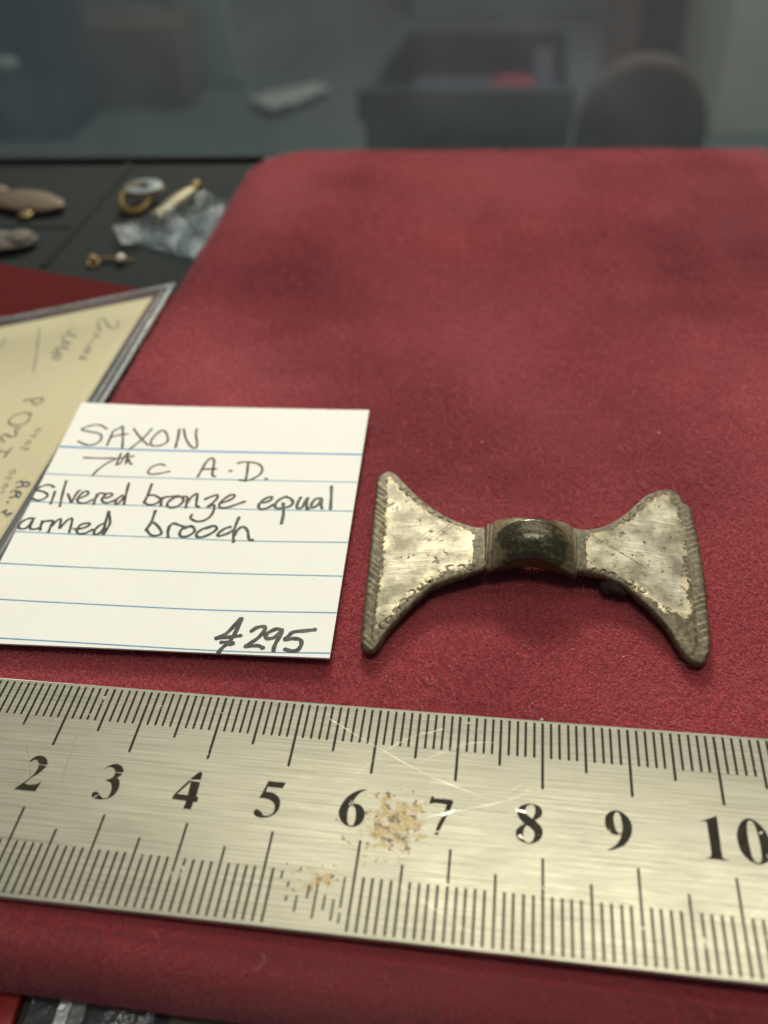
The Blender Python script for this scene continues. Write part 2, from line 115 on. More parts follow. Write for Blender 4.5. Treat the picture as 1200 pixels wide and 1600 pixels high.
def box_vf(c0, c1):
    (x0, y0, z0), (x1, y1, z1) = c0, c1
    v = [(x0, y0, z0), (x1, y0, z0), (x1, y1, z0), (x0, y1, z0), (x0, y0, z1), (x1, y0, z1), (x1, y1, z1), (x0, y1, z1)]
    f = [(0, 3, 2, 1), (4, 5, 6, 7), (0, 1, 5, 4), (1, 2, 6, 5), (2, 3, 7, 6), (3, 0, 4, 7)]
    return v, f

def bevelled(o, w, seg=3):
    m = o.modifiers.new('bevel', 'BEVEL'); m.width = w; m.segments = seg; m.limit_method = 'ANGLE'
    o.data.polygons.foreach_set('use_smooth', [True] * len(o.data.polygons))
    return o

def grid_faces(nu, nv, off=0, flip=False):
    f = []
    for i in range(nu - 1):
        for j in range(nv - 1):
            a = off + i * nv + j; q = (a, a + 1, a + nv + 1, a + nv)
            f.append(q[::-1] if flip else q)
    return f

def catmull(pts, per=6):
    p = [np.array(q, float) for q in pts]
    if len(p) < 3:
        return [p[0] + (p[-1] - p[0]) * t for t in np.linspace(0, 1, 4)]
    p = [2 * p[0] - p[1]] + p + [2 * p[-1] - p[-2]]
    out = []
    for i in range(1, len(p) - 2):
        for k in range(per):
            t = k / per; a, b, c, d = p[i - 1], p[i], p[i + 1], p[i + 2]
            out.append(0.5 * (2 * b + (c - a) * t + (2 * a - 5 * b + 4 * c - d) * t * t + (3 * b - a - 3 * c + d) * t ** 3))
    out.append(p[-2])
    return out

def resample(pts, n, smooth=True):
    q = np.array(catmull(pts, 8) if smooth else pts)
    s = np.r_[0, np.cumsum(np.hypot(*np.diff(q, axis=0).T))]
    t = np.linspace(0, s[-1], n)
    return np.stack([np.interp(t, s, q[:, 0]), np.interp(t, s, q[:, 1])], 1)

def stroke_vf(pts, width, zf, lift, verts, faces, wob=0.12, per=5):
    """a pen stroke: flat ribbon with rounded ends lying on the surface zf(u, v)"""
    q = np.array(catmull(pts, per))
    n = len(q)
    tg = np.gradient(q, axis=0); tg /= np.maximum(np.linalg.norm(tg, axis=1, keepdims=True), 1e-9)
    nr = np.stack([-tg[:, 1], tg[:, 0]], 1)
    base = len(verts)
    ph = random.random() * 6
    rows = []
    hw0 = width * 0.5
    # rounded caps
    seq = [(q[0] - tg[0] * hw0 * 0.9, nr[0], 0.25), (q[0] - tg[0] * hw0 * 0.5, nr[0], 0.8)]
    seq += [(q[i], nr[i], 1.0 + wob * math.sin(ph + i * 0.9) + (0.18 if i in (0, n - 1) else 0)) for i in range(n)]
    seq += [(q[-1] + tg[-1] * hw0 * 0.5, nr[-1], 0.8), (q[-1] + tg[-1] * hw0 * 0.9, nr[-1], 0.25)]
    for k, (c, nn, w) in enumerate(seq):
        for s in (-1, 1):
            a = c + nn * hw0 * w * s
            verts.append(W(a[0], a[1], zf(a[0], a[1]) + lift + 4e-6 * k))
    for k in range(len(seq) - 1):
        a = base + 2 * k
        faces.append((a, a + 1, a + 3, a + 2))

# ---------------------------------------------------------------- materials
def mat_new(name):
    m = bpy.data.materials.new(name); m.use_nodes = True
    nt = m.node_tree
    return m, nt, nt.nodes['Principled BSDF'], nt.nodes['Material Output']

def nd(nt, t, **kw):
    n = nt.nodes.new(t)
    for k, v in kw.items(): setattr(n, k, v)
    return n

def lk(nt, a, b): nt.links.new(a, b)

def noise(nt, scale, detail=4, rough=0.55, vec=None, dist=0.0):
    n = nd(nt, 'ShaderNodeTexNoise'); n.inputs['Scale'].default_value = scale
    n.inputs['Detail'].default_value = detail; n.inputs['Roughness'].default_value = rough
    n.inputs['Distortion'].default_value = dist
    if vec is not None: lk(nt, vec, n.inputs['Vector'])
    return n

def ramp(nt, fac, stops):
    r = nd(nt, 'ShaderNodeValToRGB'); e = r.color_ramp.elements
    while len(e) < len(stops): e.new(0.5)
    for k, (p, c) in enumerate(stops):
        e[k].position = p; e[k].color = (c[0], c[1], c[2], 1) if len(c) == 3 else c
    lk(nt, fac, r.inputs['Fac'])
    return r

def mix(nt, fac, a, b, typ='RGBA', blend='MIX'):
    n = nd(nt, 'ShaderNodeMix', data_type=typ)
    if typ == 'RGBA': n.blend_type = blend; ia, ib, o = n.inputs[6], n.inputs[7], n.outputs[2]
    else: ia, ib, o = n.inputs[2], n.inputs[3], n.outputs[0]
    for s, x in ((n.inputs[0], fac), (ia, a), (ib, b)):
        if hasattr(x, 'node'): lk(nt, x, s)
        elif isinstance(x, (tuple, list)): s.default_value = (*x[:3], 1)
        else: s.default_value = x
    return o

def math_n(nt, op, a, b=None, clamp=False):
    n = nd(nt, 'ShaderNodeMath', operation=op, use_clamp=clamp)
    for s, x in ((n.inputs[0], a), (n.inputs[1], b)):
        if x is None: continue
        if hasattr(x, 'node'): lk(nt, x, s)
        else: s.default_value = x
    return n.outputs[0]

def bump(nt, height, strength, dist):
    b = nd(nt, 'ShaderNodeBump'); b.inputs['Strength'].default_value = strength; b.inputs['Distance'].default_value = dist
    lk(nt, height, b.inputs['Height'])
    return b.outputs['Normal']

def pos(nt, scale=(1, 1, 1)):
    g = nd(nt, 'ShaderNodeNewGeometry')
    m = nd(nt, 'ShaderNodeMapping'); m.inputs['Scale'].default_value = scale
    lk(nt, g.outputs['Position'], m.inputs['Vector'])
    return m.outputs['Vector']

def simple(name, col, rough=0.6, metal=0.0, var=0.15, scale=300, bumpd=0.0, spec=0.5):
    m, nt, p, _ = mat_new(name)
    n = noise(nt, scale, 5, 0.6, pos(nt))
    c = mix(nt, n.outputs['Fac'], [x * (1 - var) for x in col], [min(1, x * (1 + var)) for x in col])
    lk(nt, c, p.inputs['Base Color'])
    p.inputs['Roughness'].default_value = rough; p.inputs['Metallic'].default_value = metal
    p.inputs['Specular IOR Level'].default_value = spec
    if bumpd: lk(nt, bump(nt, n.outputs['Fac'], 0.6, bumpd), p.inputs['Normal'])
    return m

def mat_velvet_cloth():
    m, nt, p, _ = mat_new('red_velvet_backing')
    v = pos(nt)
    n1 = noise(nt, 45, 4, 0.6, v); n2 = noise(nt, 1800, 3, 0.7, v)
    c = mix(nt, n1.outputs['Fac'], (0.28, 0.030, 0.040), (0.48, 0.065, 0.075))
    c = mix(nt, n2.outputs['Fac'], c, (0.30, 0.045, 0.055))
    lk(nt, c, p.inputs['Base Color'])
    p.inputs['Roughness'].default_value = 0.95; p.inputs['Specular IOR Level'].default_value = 0.1
    p.inputs['Sheen Weight'].default_value = 0.6; p.inputs['Sheen Roughness'].default_value = 0.5
    p.inputs['Sheen Tint'].default_value = (0.9, 0.45, 0.45, 1)
    lk(nt, bump(nt, n2.outputs['Fac'], 0.8, 0.0006), p.inputs['Normal'])
    return m

def mat_pile():
    m, nt, p, _ = mat_new('red_velvet_pile')
    h = nd(nt, 'ShaderNodeHairInfo')
    v = pos(nt)
    n1 = noise(nt, 38, 4, 0.55, v)
    c = ramp(nt, h.outputs['Random'], [(0.0, (0.40, 0.058, 0.080)), (0.5, (0.71, 0.145, 0.175)), (0.85, (0.84, 0.27, 0.295)), (1.0, (0.93, 0.54, 0.53))]).outputs['Color']
    big = noise(nt, 17, 3, 0.5, v)
    c = mix(nt, ramp(nt, big.outputs['Fac'], [(0.38, (0, 0, 0)), (0.66, (0.55, 0.55, 0.55))]).outputs['Color'], c, (0.72, 0.285, 0.325))
    c = mix(nt, ramp(nt, noise(nt, 24, 3, 0.5, pos(nt, (1, 1.0, 3))).outputs['Fac'], [(0.46, (0, 0, 0)), (0.68, (0.65, 0.65, 0.65))]).outputs['Color'], c, (0.28, 0.04, 0.065))
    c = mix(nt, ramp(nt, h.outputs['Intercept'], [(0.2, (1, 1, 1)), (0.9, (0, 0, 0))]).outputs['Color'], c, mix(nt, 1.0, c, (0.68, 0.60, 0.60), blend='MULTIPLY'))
    c = mix(nt, ramp(nt, h.outputs['Intercept'], [(0.65, (0, 0, 0)), (1.0, (0.30, 0.30, 0.30))]).outputs['Color'], c, (0.80, 0.36, 0.34))  # pile sheen put into colour: tips paler than the darkened roots
    c = mix(nt, 0.7, c, mix(nt, n1.outputs['Fac'], (0.62, 0.58, 0.66), (1.3, 1.35, 1.35)), blend='MULTIPLY')
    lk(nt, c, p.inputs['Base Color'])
    p.inputs['Roughness'].default_value = 0.55; p.inputs['Specular IOR Level'].default_value = 0.25
    p.inputs['Sheen Weight'].default_value = 1.0; p.inputs['Sheen Roughness'].default_value = 0.4
    p.inputs['Sheen Tint'].default_value = (1.0, 0.6, 0.6, 1)
    tl = nd(nt, 'ShaderNodeBsdfTranslucent'); lk(nt, c, tl.inputs['Color'])
    mx = nd(nt, 'ShaderNodeMixShader'); mx.inputs[0].default_value = 0.38
    lk(nt, p.outputs[0], mx.inputs[1]); lk(nt, tl.outputs[0], mx.inputs[2]); lk(nt, mx.outputs[0], _.inputs['Surface'])
    return m

def brushed_nodes(nt, p):
    """brushed stainless steel: fine grain along the ruler, stains of rust where it has lain damp"""
    v = pos(nt, (60, 5200, 1)); g = noise(nt, 1.0, 4, 0.65, v)
    v2 = pos(nt, (300, 2400, 1)); g2 = noise(nt, 1.0, 3, 0.6, v2)
    big = noise(nt, 70, 3, 0.5, pos(nt))
    c = ramp(nt, g.outputs['Fac'], [(0.28, (0.34, 0.33, 0.27)), (0.5, (0.56, 0.545, 0.455)), (0.75, (0.74, 0.72, 0.61))]).outputs['Color']
    c = mix(nt, math_n(nt, 'MULTIPLY', big.outputs['Fac'], 0.25), c, (0.50, 0.48, 0.41))
    # rust: two worn places near 6 cm
    def spot(u, vv, ru, rv):
        q = nd(nt, 'ShaderNodeMapping'); a = W(u, vv, 0)
        q.vector_type = 'POINT'
        q.inputs['Location'].default_value = (-a.x / (ru * 0.01), -a.y / (rv * 0.01), 0)
        q.inputs['Scale'].default_value = (1 / (ru * 0.01), 1 / (rv * 0.01), 0)
        gg = nd(nt, 'ShaderNodeNewGeometry'); lk(nt, gg.outputs['Position'], q.inputs['Vector'])
        ln = nd(nt, 'ShaderNodeVectorMath', operation='LENGTH'); lk(nt, q.outputs['Vector'], ln.inputs[0])
        return math_n(nt, 'SUBTRACT', 1.0, ln.outputs['Value'], clamp=True)
    s = math_n(nt, 'MAXIMUM', spot(6.33, 1.50, 0.95, 0.85), math_n(nt, 'MULTIPLY', spot(5.62, 2.2, 0.75, 0.4), 0.9))
    rn = noise(nt, 820, 6, 0.68, pos(nt, (1, 1.2, 1)))
    rn2 = noise(nt, 1300, 3, 0.5, pos(nt))
    val = math_n(nt, 'ADD', math_n(nt, 'MULTIPLY', s, 0.42), rn.outputs['Fac'])
    stain = ramp(nt, val, [(0.805, (0, 0, 0)), (0.84, (1, 1, 1))]).outputs['Color']
    stain = math_n(nt, 'MULTIPLY', stain, math_n(nt, 'GREATER_THAN', s, 0.02))
    deep = ramp(nt, math_n(nt, 'ADD', math_n(nt, 'MULTIPLY', s, 0.3), rn2.outputs['Fac']), [(0.79, (0, 0, 0)), (0.83, (1, 1, 1))]).outputs['Color']
    deep = math_n(nt, 'MULTIPLY', deep, math_n(nt, 'GREATER_THAN', s, 0.05))
    rc = mix(nt, deep, (0.46, 0.31, 0.085), (0.12, 0.05, 0.014))
    anyr = math_n(nt, 'MAXIMUM', stain, deep)
    fine = noise(nt, 3200, 3, 0.6, pos(nt))
    anyr = math_n(nt, 'MULTIPLY', anyr, ramp(nt, fine.outputs['Fac'], [(0.34, (0.25, 0.25, 0.25)), (0.55, (1, 1, 1))]).outputs['Color'])
    c = mix(nt, math_n(nt, 'MULTIPLY', anyr, 0.85), c, rc)
    lk(nt, c, p.inputs['Base Color'])
    lk(nt, math_n(nt, 'SUBTRACT', 1.0, math_n(nt, 'MULTIPLY', anyr, 0.85)), p.inputs['Metallic'])
    rr = nd(nt, 'ShaderNodeMapRange'); rr.inputs['To Min'].default_value = 0.24; rr.inputs['To Max'].default_value = 0.52
    lk(nt, math_n(nt, 'ADD', math_n(nt, 'MULTIPLY', g2.outputs['Fac'], 0.6), math_n(nt, 'MULTIPLY', noise(nt, 110, 4, 0.6, pos(nt)).outputs['Fac'], 0.4)), rr.inputs['Value']); lk(nt, rr.outputs['Result'], p.inputs['Roughness'])
    p.inputs['Anisotropic'].default_value = 0.8
    tn = nd(nt, 'ShaderNodeTangent', direction_type='RADIAL', axis='Y'); lk(nt, tn.outputs['Tangent'], p.inputs['Tangent'])
    lk(nt, bump(nt, g.outputs['Fac'], 0.35, 0.00003), p.inputs['Normal'])

def mat_steel():
    m, nt, p, _ = mat_new('brushed_steel'); brushed_nodes(nt, p); return m

def mat_etch():
    """black etched marks, worn through to the steel in places"""
    m, nt, p, out = mat_new('etched_black')
    n = noise(nt, 900, 3, 0.6, pos(nt))
    lk(nt, ramp(nt, n.outputs['Fac'], [(0.3, (0.012, 0.010, 0.006)), (0.7, (0.035, 0.028, 0.017))]).outputs['Color'], p.inputs['Base Color'])
    p.inputs['Roughness'].default_value = 0.6; p.inputs['Specular IOR Level'].default_value = 0.15
    st = nd(nt, 'ShaderNodeBsdfPrincipled'); st.inputs['Base Color'].default_value = (0.72, 0.70, 0.60, 1)
    st.inputs['Metallic'].default_value = 1; st.inputs['Roughness'].default_value = 0.4
    w1 = noise(nt, 650, 4, 0.7, pos(nt)); w2 = noise(nt, 75, 2, 0.5, pos(nt))
    f = ramp(nt, math_n(nt, 'ADD', w1.outputs['Fac'], math_n(nt, 'MULTIPLY', w2.outputs['Fac'], 0.25)), [(0.80, (0, 0, 0)), (0.83, (1, 1, 1))]).outputs['Color']
    mx = nd(nt, 'ShaderNodeMixShader'); lk(nt, f, mx.inputs[0]); lk(nt, p.outputs[0], mx.inputs[1]); lk(nt, st.outputs[0], mx.inputs[2])
    lk(nt, mx.outputs[0], out.inputs['Surface'])
    return m

def mat_card():
    m, nt, p, _ = mat_new('white_index_card')
    n = noise(nt, 3500, 3, 0.6, pos(nt)); b = noise(nt, 60, 3, 0.5, pos(nt)); s = noise(nt, 1300, 2, 0.5, pos(nt))
    c = mix(nt, b.outputs['Fac'], (0.73, 0.735, 0.69), (0.79, 0.795, 0.75))
    c = mix(nt, math_n(nt, 'MULTIPLY', n.outputs['Fac'], 0.12), c, (0.6, 0.59, 0.52))
    c = mix(nt, math_n(nt, 'MULTIPLY', ramp(nt, s.outputs['Fac'], [(0.76, (0, 0, 0)), (0.80, (1, 1, 1))]).outputs['Color'], 0.55), c, (0.35, 0.33, 0.29))
    lk(nt, c, p.inputs['Base Color'])
    p.inputs['Roughness'].default_value = 0.7; p.inputs['Specular IOR Level'].default_value = 0.25
    lk(nt, bump(nt, n.outputs['Fac'], 0.25, 0.00004), p.inputs['Normal'])
    return m

def mat_ink(name, c0, c1, scale=900):
    m, nt, p, _ = mat_new(name)
    n = noise(nt, scale, 3, 0.6, pos(nt))
    lk(nt, ramp(nt, n.outputs['Fac'], [(0.35, c0), (0.65, c1)]).outputs['Color'], p.inputs['Base Color'])
    p.inputs['Roughness'].default_value = 0.55; p.inputs['Specular IOR Level'].default_value = 0.3
    return m

def mat_brooch():
    """silvering over bronze: attribute `silver` says where the plating survives"""
    m, nt, p, _ = mat_new('silvered_bronze')
    a = nd(nt, 'ShaderNodeAttribute', attribute_name='silver')
    n1 = noise(nt, 420, 5, 0.65, pos(nt)); n2 = noise(nt, 1500, 4, 0.6, pos(nt)); n3 = noise(nt, 160, 3, 0.5, pos(nt))
    fk = nd(nt, 'ShaderNodeAttribute', attribute_name='flake')
    amp = math_n(nt, 'ADD', 2.4, math_n(nt, 'MULTIPLY', fk.outputs['Fac'], 1.6))
    val = math_n(nt, 'ADD', math_n(nt, 'SUBTRACT', a.outputs['Fac'], math_n(nt, 'MULTIPLY', fk.outputs['Fac'], 1.0)), math_n(nt, 'MULTIPLY', math_n(nt, 'SUBTRACT', n1.outputs['Fac'], 0.5), amp))
    val = math_n(nt, 'ADD', val, math_n(nt, 'MULTIPLY', math_n(nt, 'SUBTRACT', n2.outputs['Fac'], 0.52), math_n(nt, 'ADD', 1.2, math_n(nt, 'MULTIPLY', fk.outputs['Fac'], 5.0))))
    mask = ramp(nt, val, [(0.22, (0, 0, 0)), (0.50, (1, 1, 1))]).outputs['Color']
    pits = ramp(nt, noise(nt, 800, 5, 0.62, pos(nt)).outputs['Fac'], [(0.60, (1, 1, 1)), (0.66, (0.05, 0.05, 0.05))]).outputs['Color']
    mask = math_n(nt, 'MULTIPLY', mask, pits)
    # fine scratches
    sv = nd(nt, 'ShaderNodeMapping'); sv.inputs['Rotation'].default_value = (0, 0, 0.9); sv.inputs['Scale'].default_value = (250, 3500, 1)
    g = nd(nt, 'ShaderNodeNewGeometry'); lk(nt, g.outputs['Position'], sv.inputs['Vector'])
    sc = noise(nt, 1.0, 4, 0.7, sv.outputs['Vector'])
    sil = ramp(nt, sc.outputs['Fac'], [(0.3, (0.22, 0.205, 0.145)), (0.62, (0.62, 0.585, 0.45))]).outputs['Color']
    yel = math_n(nt, 'SUBTRACT', 1.0, math_n(nt, 'MULTIPLY', a.outputs['Fac'], 0.55), clamp=True)
    fy = math_n(nt, 'MULTIPLY', fk.outputs['Fac'], 0.9)
    sil = mix(nt, fy, sil, mix(nt, n1.outputs['Fac'], (0.92, 0.84, 0.60), (0.80, 0.62, 0.28)))
    sil = mix(nt, math_n(nt, 'MULTIPLY', yel, ramp(nt, n3.outputs['Fac'], [(0.35, (0.1, 0.1, 0.1)), (0.6, (1, 1, 1))]).outputs['Color']), sil, (0.56, 0.45, 0.22))
    brz = ramp(nt, n2.outputs['Fac'], [(0.3, (0.036, 0.030, 0.017)), (0.5, (0.105, 0.087, 0.048)), (0.72, (0.21, 0.17, 0.095))]).outputs['Color']
    grn = ramp(nt, noise(nt, 600, 3, 0.6, pos(nt)).outputs['Fac'], [(0.66, (0, 0, 0)), (0.74, (1, 1, 1))]).outputs['Color']
    brz = mix(nt, math_n(nt, 'MULTIPLY', grn, 0.5), brz, (0.10, 0.16, 0.09))
    dr = nd(nt, 'ShaderNodeAttribute', attribute_name='groove_shade')  # groove shade painted into the wing colour along rings and scratches
    tone = noise(nt, 230, 4, 0.6, pos(nt))
    sil = mix(nt, ramp(nt, tone.outputs['Fac'], [(0.36, (0, 0, 0)), (0.62, (0.9, 0.9, 0.9))]).outputs['Color'], sil, (0.16, 0.145, 0.10))
    grime = ramp(nt, math_n(nt, 'ADD', a.outputs['Fac'], math_n(nt, 'MULTIPLY', math_n(nt, 'SUBTRACT', n3.outputs['Fac'], 0.5), 1.6)), [(0.35, (0.75, 0.75, 0.75)), (1.0, (0, 0, 0))]).outputs['Color']
    sil = mix(nt, math_n(nt, 'MULTIPLY', grime, math_n(nt, 'SUBTRACT', n1.outputs['Fac'], math_n(nt, 'MULTIPLY', fk.outputs['Fac'], 0.4), clamp=True)), sil, (0.085, 0.07, 0.04))
    lk(nt, mix(nt, math_n(nt, 'MULTIPLY', dr.outputs['Fac'], 0.85), mix(nt, mask, brz, sil), (0.06, 0.045, 0.025)), p.inputs['Base Color'])
    lk(nt, mix(nt, mask, 0.35, 0.6, typ='FLOAT'), p.inputs['Metallic'])
    lk(nt, mix(nt, mask, 0.58, mix(nt, n1.outputs['Fac'], 0.34, 0.62, typ='FLOAT'), typ='FLOAT'), p.inputs['Roughness'])
    h = math_n(nt, 'ADD', math_n(nt, 'MULTIPLY', mask, 0.5), math_n(nt, 'ADD', math_n(nt, 'MULTIPLY', n2.outputs['Fac'], 0.6), math_n(nt, 'MULTIPLY', sc.outputs['Fac'], 0.25)))
    lk(nt, bump(nt, h, 0.7, 0.00009), p.inputs['Normal'])
    return m

def mat_bow():
    m, nt, p, _ = mat_new('worn_dark_bronze')
    a = nd(nt, 'ShaderNodeAttribute', attribute_name='worn')
    n1 = noise(nt, 350, 4, 0.6, pos(nt)); n2 = noise(nt, 1600, 4, 0.6, pos(nt))
    v = math_n(nt, 'ADD', a.outputs['Fac'], math_n(nt, 'MULTIPLY', math_n(nt, 'SUBTRACT', n1.outputs['Fac'], 0.5), 1.7))
    dark = ramp(nt, n2.outputs['Fac'], [(0.3, (0.030, 0.027, 0.014)), (0.62, (0.080, 0.069, 0.037)), (0.75, (0.22, 0.185, 0.105))]).outputs['Color']
    tan = ramp(nt, n2.outputs['Fac'], [(0.3, (0.11, 0.09, 0.05)), (0.7, (0.27, 0.22, 0.125))]).outputs['Color']
    f = ramp(nt, v, [(0.35, (1, 1, 1)), (0.65, (0, 0, 0))]).outputs['Color']
    lk(nt, mix(nt, f, dark, tan), p.inputs['Base Color'])
    p.inputs['Metallic'].default_value = 0.45
    lk(nt, math_n(nt, 'ADD', mix(nt, f, 0.14, 0.38, typ='FLOAT'), math_n(nt, 'MULTIPLY', n2.outputs['Fac'], 0.22)), p.inputs['Roughness'])
    lk(nt, bump(nt, math_n(nt, 'ADD', n2.outputs['Fac'], n1.outputs['Fac']), 0.55, 0.00010), p.inputs['Normal'])
    return m

def mat_plastic(name, haze=0.10, gloss=0.10, tint=(0.93, 0.95, 0.95), rough=0.18, crinkle=0.0, cscale=250, dust=(0.75, 0.78, 0.78)):
    """thin clear film: mostly see-through, a little milky, with a broken sheen"""
    m, nt, p, out = mat_new(name)
    nt.nodes.remove(p)
    tr = nd(nt, 'ShaderNodeBsdfTransparent'); tr.inputs['Color'].default_value = (*tint, 1)
    gl = nd(nt, 'ShaderNodeBsdfGlossy'); gl.inputs['Roughness'].default_value = rough; gl.inputs['Color'].default_value = (0.95, 0.97, 1, 1)
    df = nd(nt, 'ShaderNodeBsdfDiffuse'); df.inputs['Color'].default_value = (*dust, 1)  # milky veil colour of the film; paints the haze on the case glass
    n = noise(nt, cscale, 4, 0.6, pos(nt))
    if crinkle:
        b = bump(nt, n.outputs['Fac'], 1.0, crinkle); lk(nt, b, gl.inputs['Normal']); lk(nt, b, df.inputs['Normal'])
    m1 = nd(nt, 'ShaderNodeMixShader'); lk(nt, math_n(nt, 'MULTIPLY', n.outputs['Fac'], haze * 2), m1.inputs[0])
    lk(nt, tr.outputs[0], m1.inputs[1]); lk(nt, df.outputs[0], m1.inputs[2])
    m2 = nd(nt, 'ShaderNodeMixShader'); m2.inputs[0].default_value = gloss
    lk(nt, m1.outputs[0], m2.inputs[1]); lk(nt, gl.outputs[0], m2.inputs[2])
    lk(nt, m2.outputs[0], out.inputs['Surface'])
    return m

M = dict(
    velvet=mat_velvet_cloth(), pile=mat_pile(), steel=mat_steel(), etch=mat_etch(), card=mat_card(), brooch=mat_brooch(), bow=mat_bow(),
    ink=mat_ink('brown_black_felt_pen', (0.026, 0.018, 0.014), (0.105, 0.08, 0.062)),
    ink_dark=mat_ink('green_black_felt_pen', (0.022, 0.026, 0.022), (0.075, 0.08, 0.068)),
    blue=mat_ink('blue_ruled_line', (0.03, 0.18, 0.46), (0.07, 0.25, 0.52)),
    paleblue=mat_ink('pale_blue_ruled_line', (0.06, 0.22, 0.38), (0.13, 0.31, 0.44)),
    scratch=simple('bright_scratch', (0.93, 0.90, 0.80), 0.3, 1.0, 0.05), scratch_dark=simple('dull_scratch', (0.25, 0.24, 0.20), 0.5, 0.8, 0.1),
    postcard=simple('aged_postcard', (0.85, 0.68, 0.41), 0.75, 0, 0.12, 60, spec=0.2),
    pencil=mat_ink('pencil_writing', (0.16, 0.15, 0.12), (0.26, 0.24, 0.18)), brown=mat_ink('brown_print', (0.24, 0.15, 0.07), (0.33, 0.22, 0.11)),
    sleeve=mat_plastic('clear_sleeve', 0.05, 0.04, rough=0.2, crinkle=0.0003, cscale=120), seam=mat_plastic('sleeve_seam', 0.20, 0.05, (0.72, 0.73, 0.70), 0.45),
    bag=mat_plastic('crumpled_bag', 0.05, 0.05, (0.84, 0.91, 0.96), 0.22, 0.0012, 260), zip=mat_plastic('bag_zip', 0.62, 0.3, (0.7, 0.78, 0.85), 0.25, 0.0004, 900),
    counter=simple('black_counter', (0.012, 0.012, 0.012), 0.5, 0, 0.3, 120), tray=simple('black_felt', (0.018, 0.021, 0.021), 0.85, 0, 0.35, 900, 0.0002, 0.2),
    felt=simple('red_felt', (0.10, 0.011, 0.011), 0.95, 0, 0.2, 700, 0.0003, 0.1), gold=simple('old_gold', (0.26, 0.175, 0.07), 0.45, 0.6, 0.25, 500, 0.0002),
    copper=simple('dull_copper', (0.13, 0.09, 0.06), 0.6, 0.4, 0.35, 700, 0.0003), pewter=simple('dull_stone', (0.12, 0.10, 0.085), 0.7, 0.2, 0.3, 700, 0.0003),
    dial=simple('pale_enamel', (0.22, 0.25, 0.25), 0.4, 0, 0.08), dial_dark=simple('dark_enamel', (0.05, 0.06, 0.09), 0.3, 0, 0.1), pearl=simple('pearl', (0.86, 0.76, 0.66), 0.15, 0, 0.05),
    redplastic=simple('red_plastic', (0.26, 0.02, 0.015), 0.4, 0, 0.1), wood=simple('dark_wood', (0.07, 0.055, 0.03), 0.6, 0, 0.4, 200),
    floor=simple('grey_carpet', (0.155, 0.18, 0.178), 0.95, 0, 0.15, 6, 0, 0.1), teal=simple('dark_green_plastic', (0.020, 0.062, 0.058), 0.6, 0, 0.1, 20),
    navy=simple('navy_fabric', (0.050, 0.062, 0.085), 0.9, 0, 0.2, 10), brownbox=simple('brown_cardboard', (0.16, 0.105, 0.085), 0.8, 0, 0.15, 12), chair=simple('brown_upholstery', (0.115, 0.088, 0.07), 0.8, 0, 0.15, 15),
    cream=simple('cream_paint', (0.86, 0.85, 0.70), 0.7, 0, 0.06, 4), pale=simple('pale_grey_paint', (0.23, 0.27, 0.29), 0.7, 0, 0.08, 5), paper=simple('crumpled_paper', (0.5, 0.5, 0.46), 0.8, 0, 0.1, 30),
    redcloth=simple('red_cloth', (0.26, 0.035, 0.04), 0.9, 0, 0.2, 15), rail=simple('grey_rail', (0.02, 0.023, 0.022), 0.5, 0.2, 0.2, 60),
    speck=simple('pale_lint', (0.62, 0.52, 0.38), 0.9, 0, 0.35, 400),
    glass=mat_plastic('case_glass', 0.15, 0.010, (0.86, 0.90, 0.89), 0.05, 0.0, 25, (0.60, 0.74, 0.80)),  # blue-grey veil over the shop put into the pane's diffuse colour
)

# ---------------------------------------------------------------- the setting: counter, far floor
v, f = box_vf(W(-30, 12, -4), W(32, -20.35, TABLE_Z))
tag(mesh_obj('counter', v, f, M['counter']), 'black counter top under the red velvet pad', kind='structure')
FZ = -92.0
v = [W(-420, -60, FZ), W(420, -60, FZ), W(420, -900, FZ), W(-420, -900, FZ)]
tag(mesh_obj('floor', v, [(0, 1, 2, 3)], M['floor']), 'blurred grey shop floor beyond the counter', kind='structure')

# ---------------------------------------------------------------- velvet pad
PU0, PU1, PV0, PV1, PR, PB = -0.22, 14.6, -18.75, 3.40, 0.5, -1.10
PC = 1.9                            # corner radius in plan
def pad_z(u, v=-3.0):              # ground of the pile: it sags a little to the right along the front edge
    k = np.clip((np.asarray(v) + 0.6) / 3.2, 0, 1); k = k * k * (3 - 2 * k)
    return -0.165 - (0.004 + 0.013 * k) * np.maximum(0.0, np.asarray(u) - 3.0)
def pad_outline(inset, rc):
    """rounded rectangle, `inset` inside the pad's rim, with points along the straight sides too"""
    u0, u1, v0, v1 = PU0 + inset, PU1 - inset, PV0 + inset, PV1 - inset
    rr = max(rc - inset, 0.02)
    pts = []
    cs = ((u1 - rr, v1 - rr, 0), (u0 + rr, v1 - rr, 90), (u0 + rr, v0 + rr, 180), (u1 - rr, v0 + rr, 270))
    for n_, (cu, cv, a0) in enumerate(cs):
        arc = [(cu + rr * math.cos(math.radians(a0 + 90 * k / 10)), cv + rr * math.sin(math.radians(a0 + 90 * k / 10))) for k in range(11)]
        pts += arc
        cu2, cv2, a2 = cs[(n_ + 1) % 4]
        nx = (cu2 + rr * math.cos(math.radians(a2)), cv2 + rr * math.sin(math.radians(a2)))
        for k in range(1, 16): pts.append((arc[-1][0] + (nx[0] - arc[-1][0]) * k / 16, arc[-1][1] + (nx[1] - arc[-1][1]) * k / 16))
    return pts
pad = thing('velvet_pad', W(7, -7, TABLE_Z), 'dark red velvet display pad with rounded edges, under the ruler, card and brooch', 'velvet pad')
verts, faces = [], []
prof = [(0.18, PB), (0.05, PB + 0.12)] + [(PR * (1 - math.sin(math.radians(t))), None, math.radians(t)) for t in (90, 78, 66, 54, 42, 30, 20, 10, 0)]
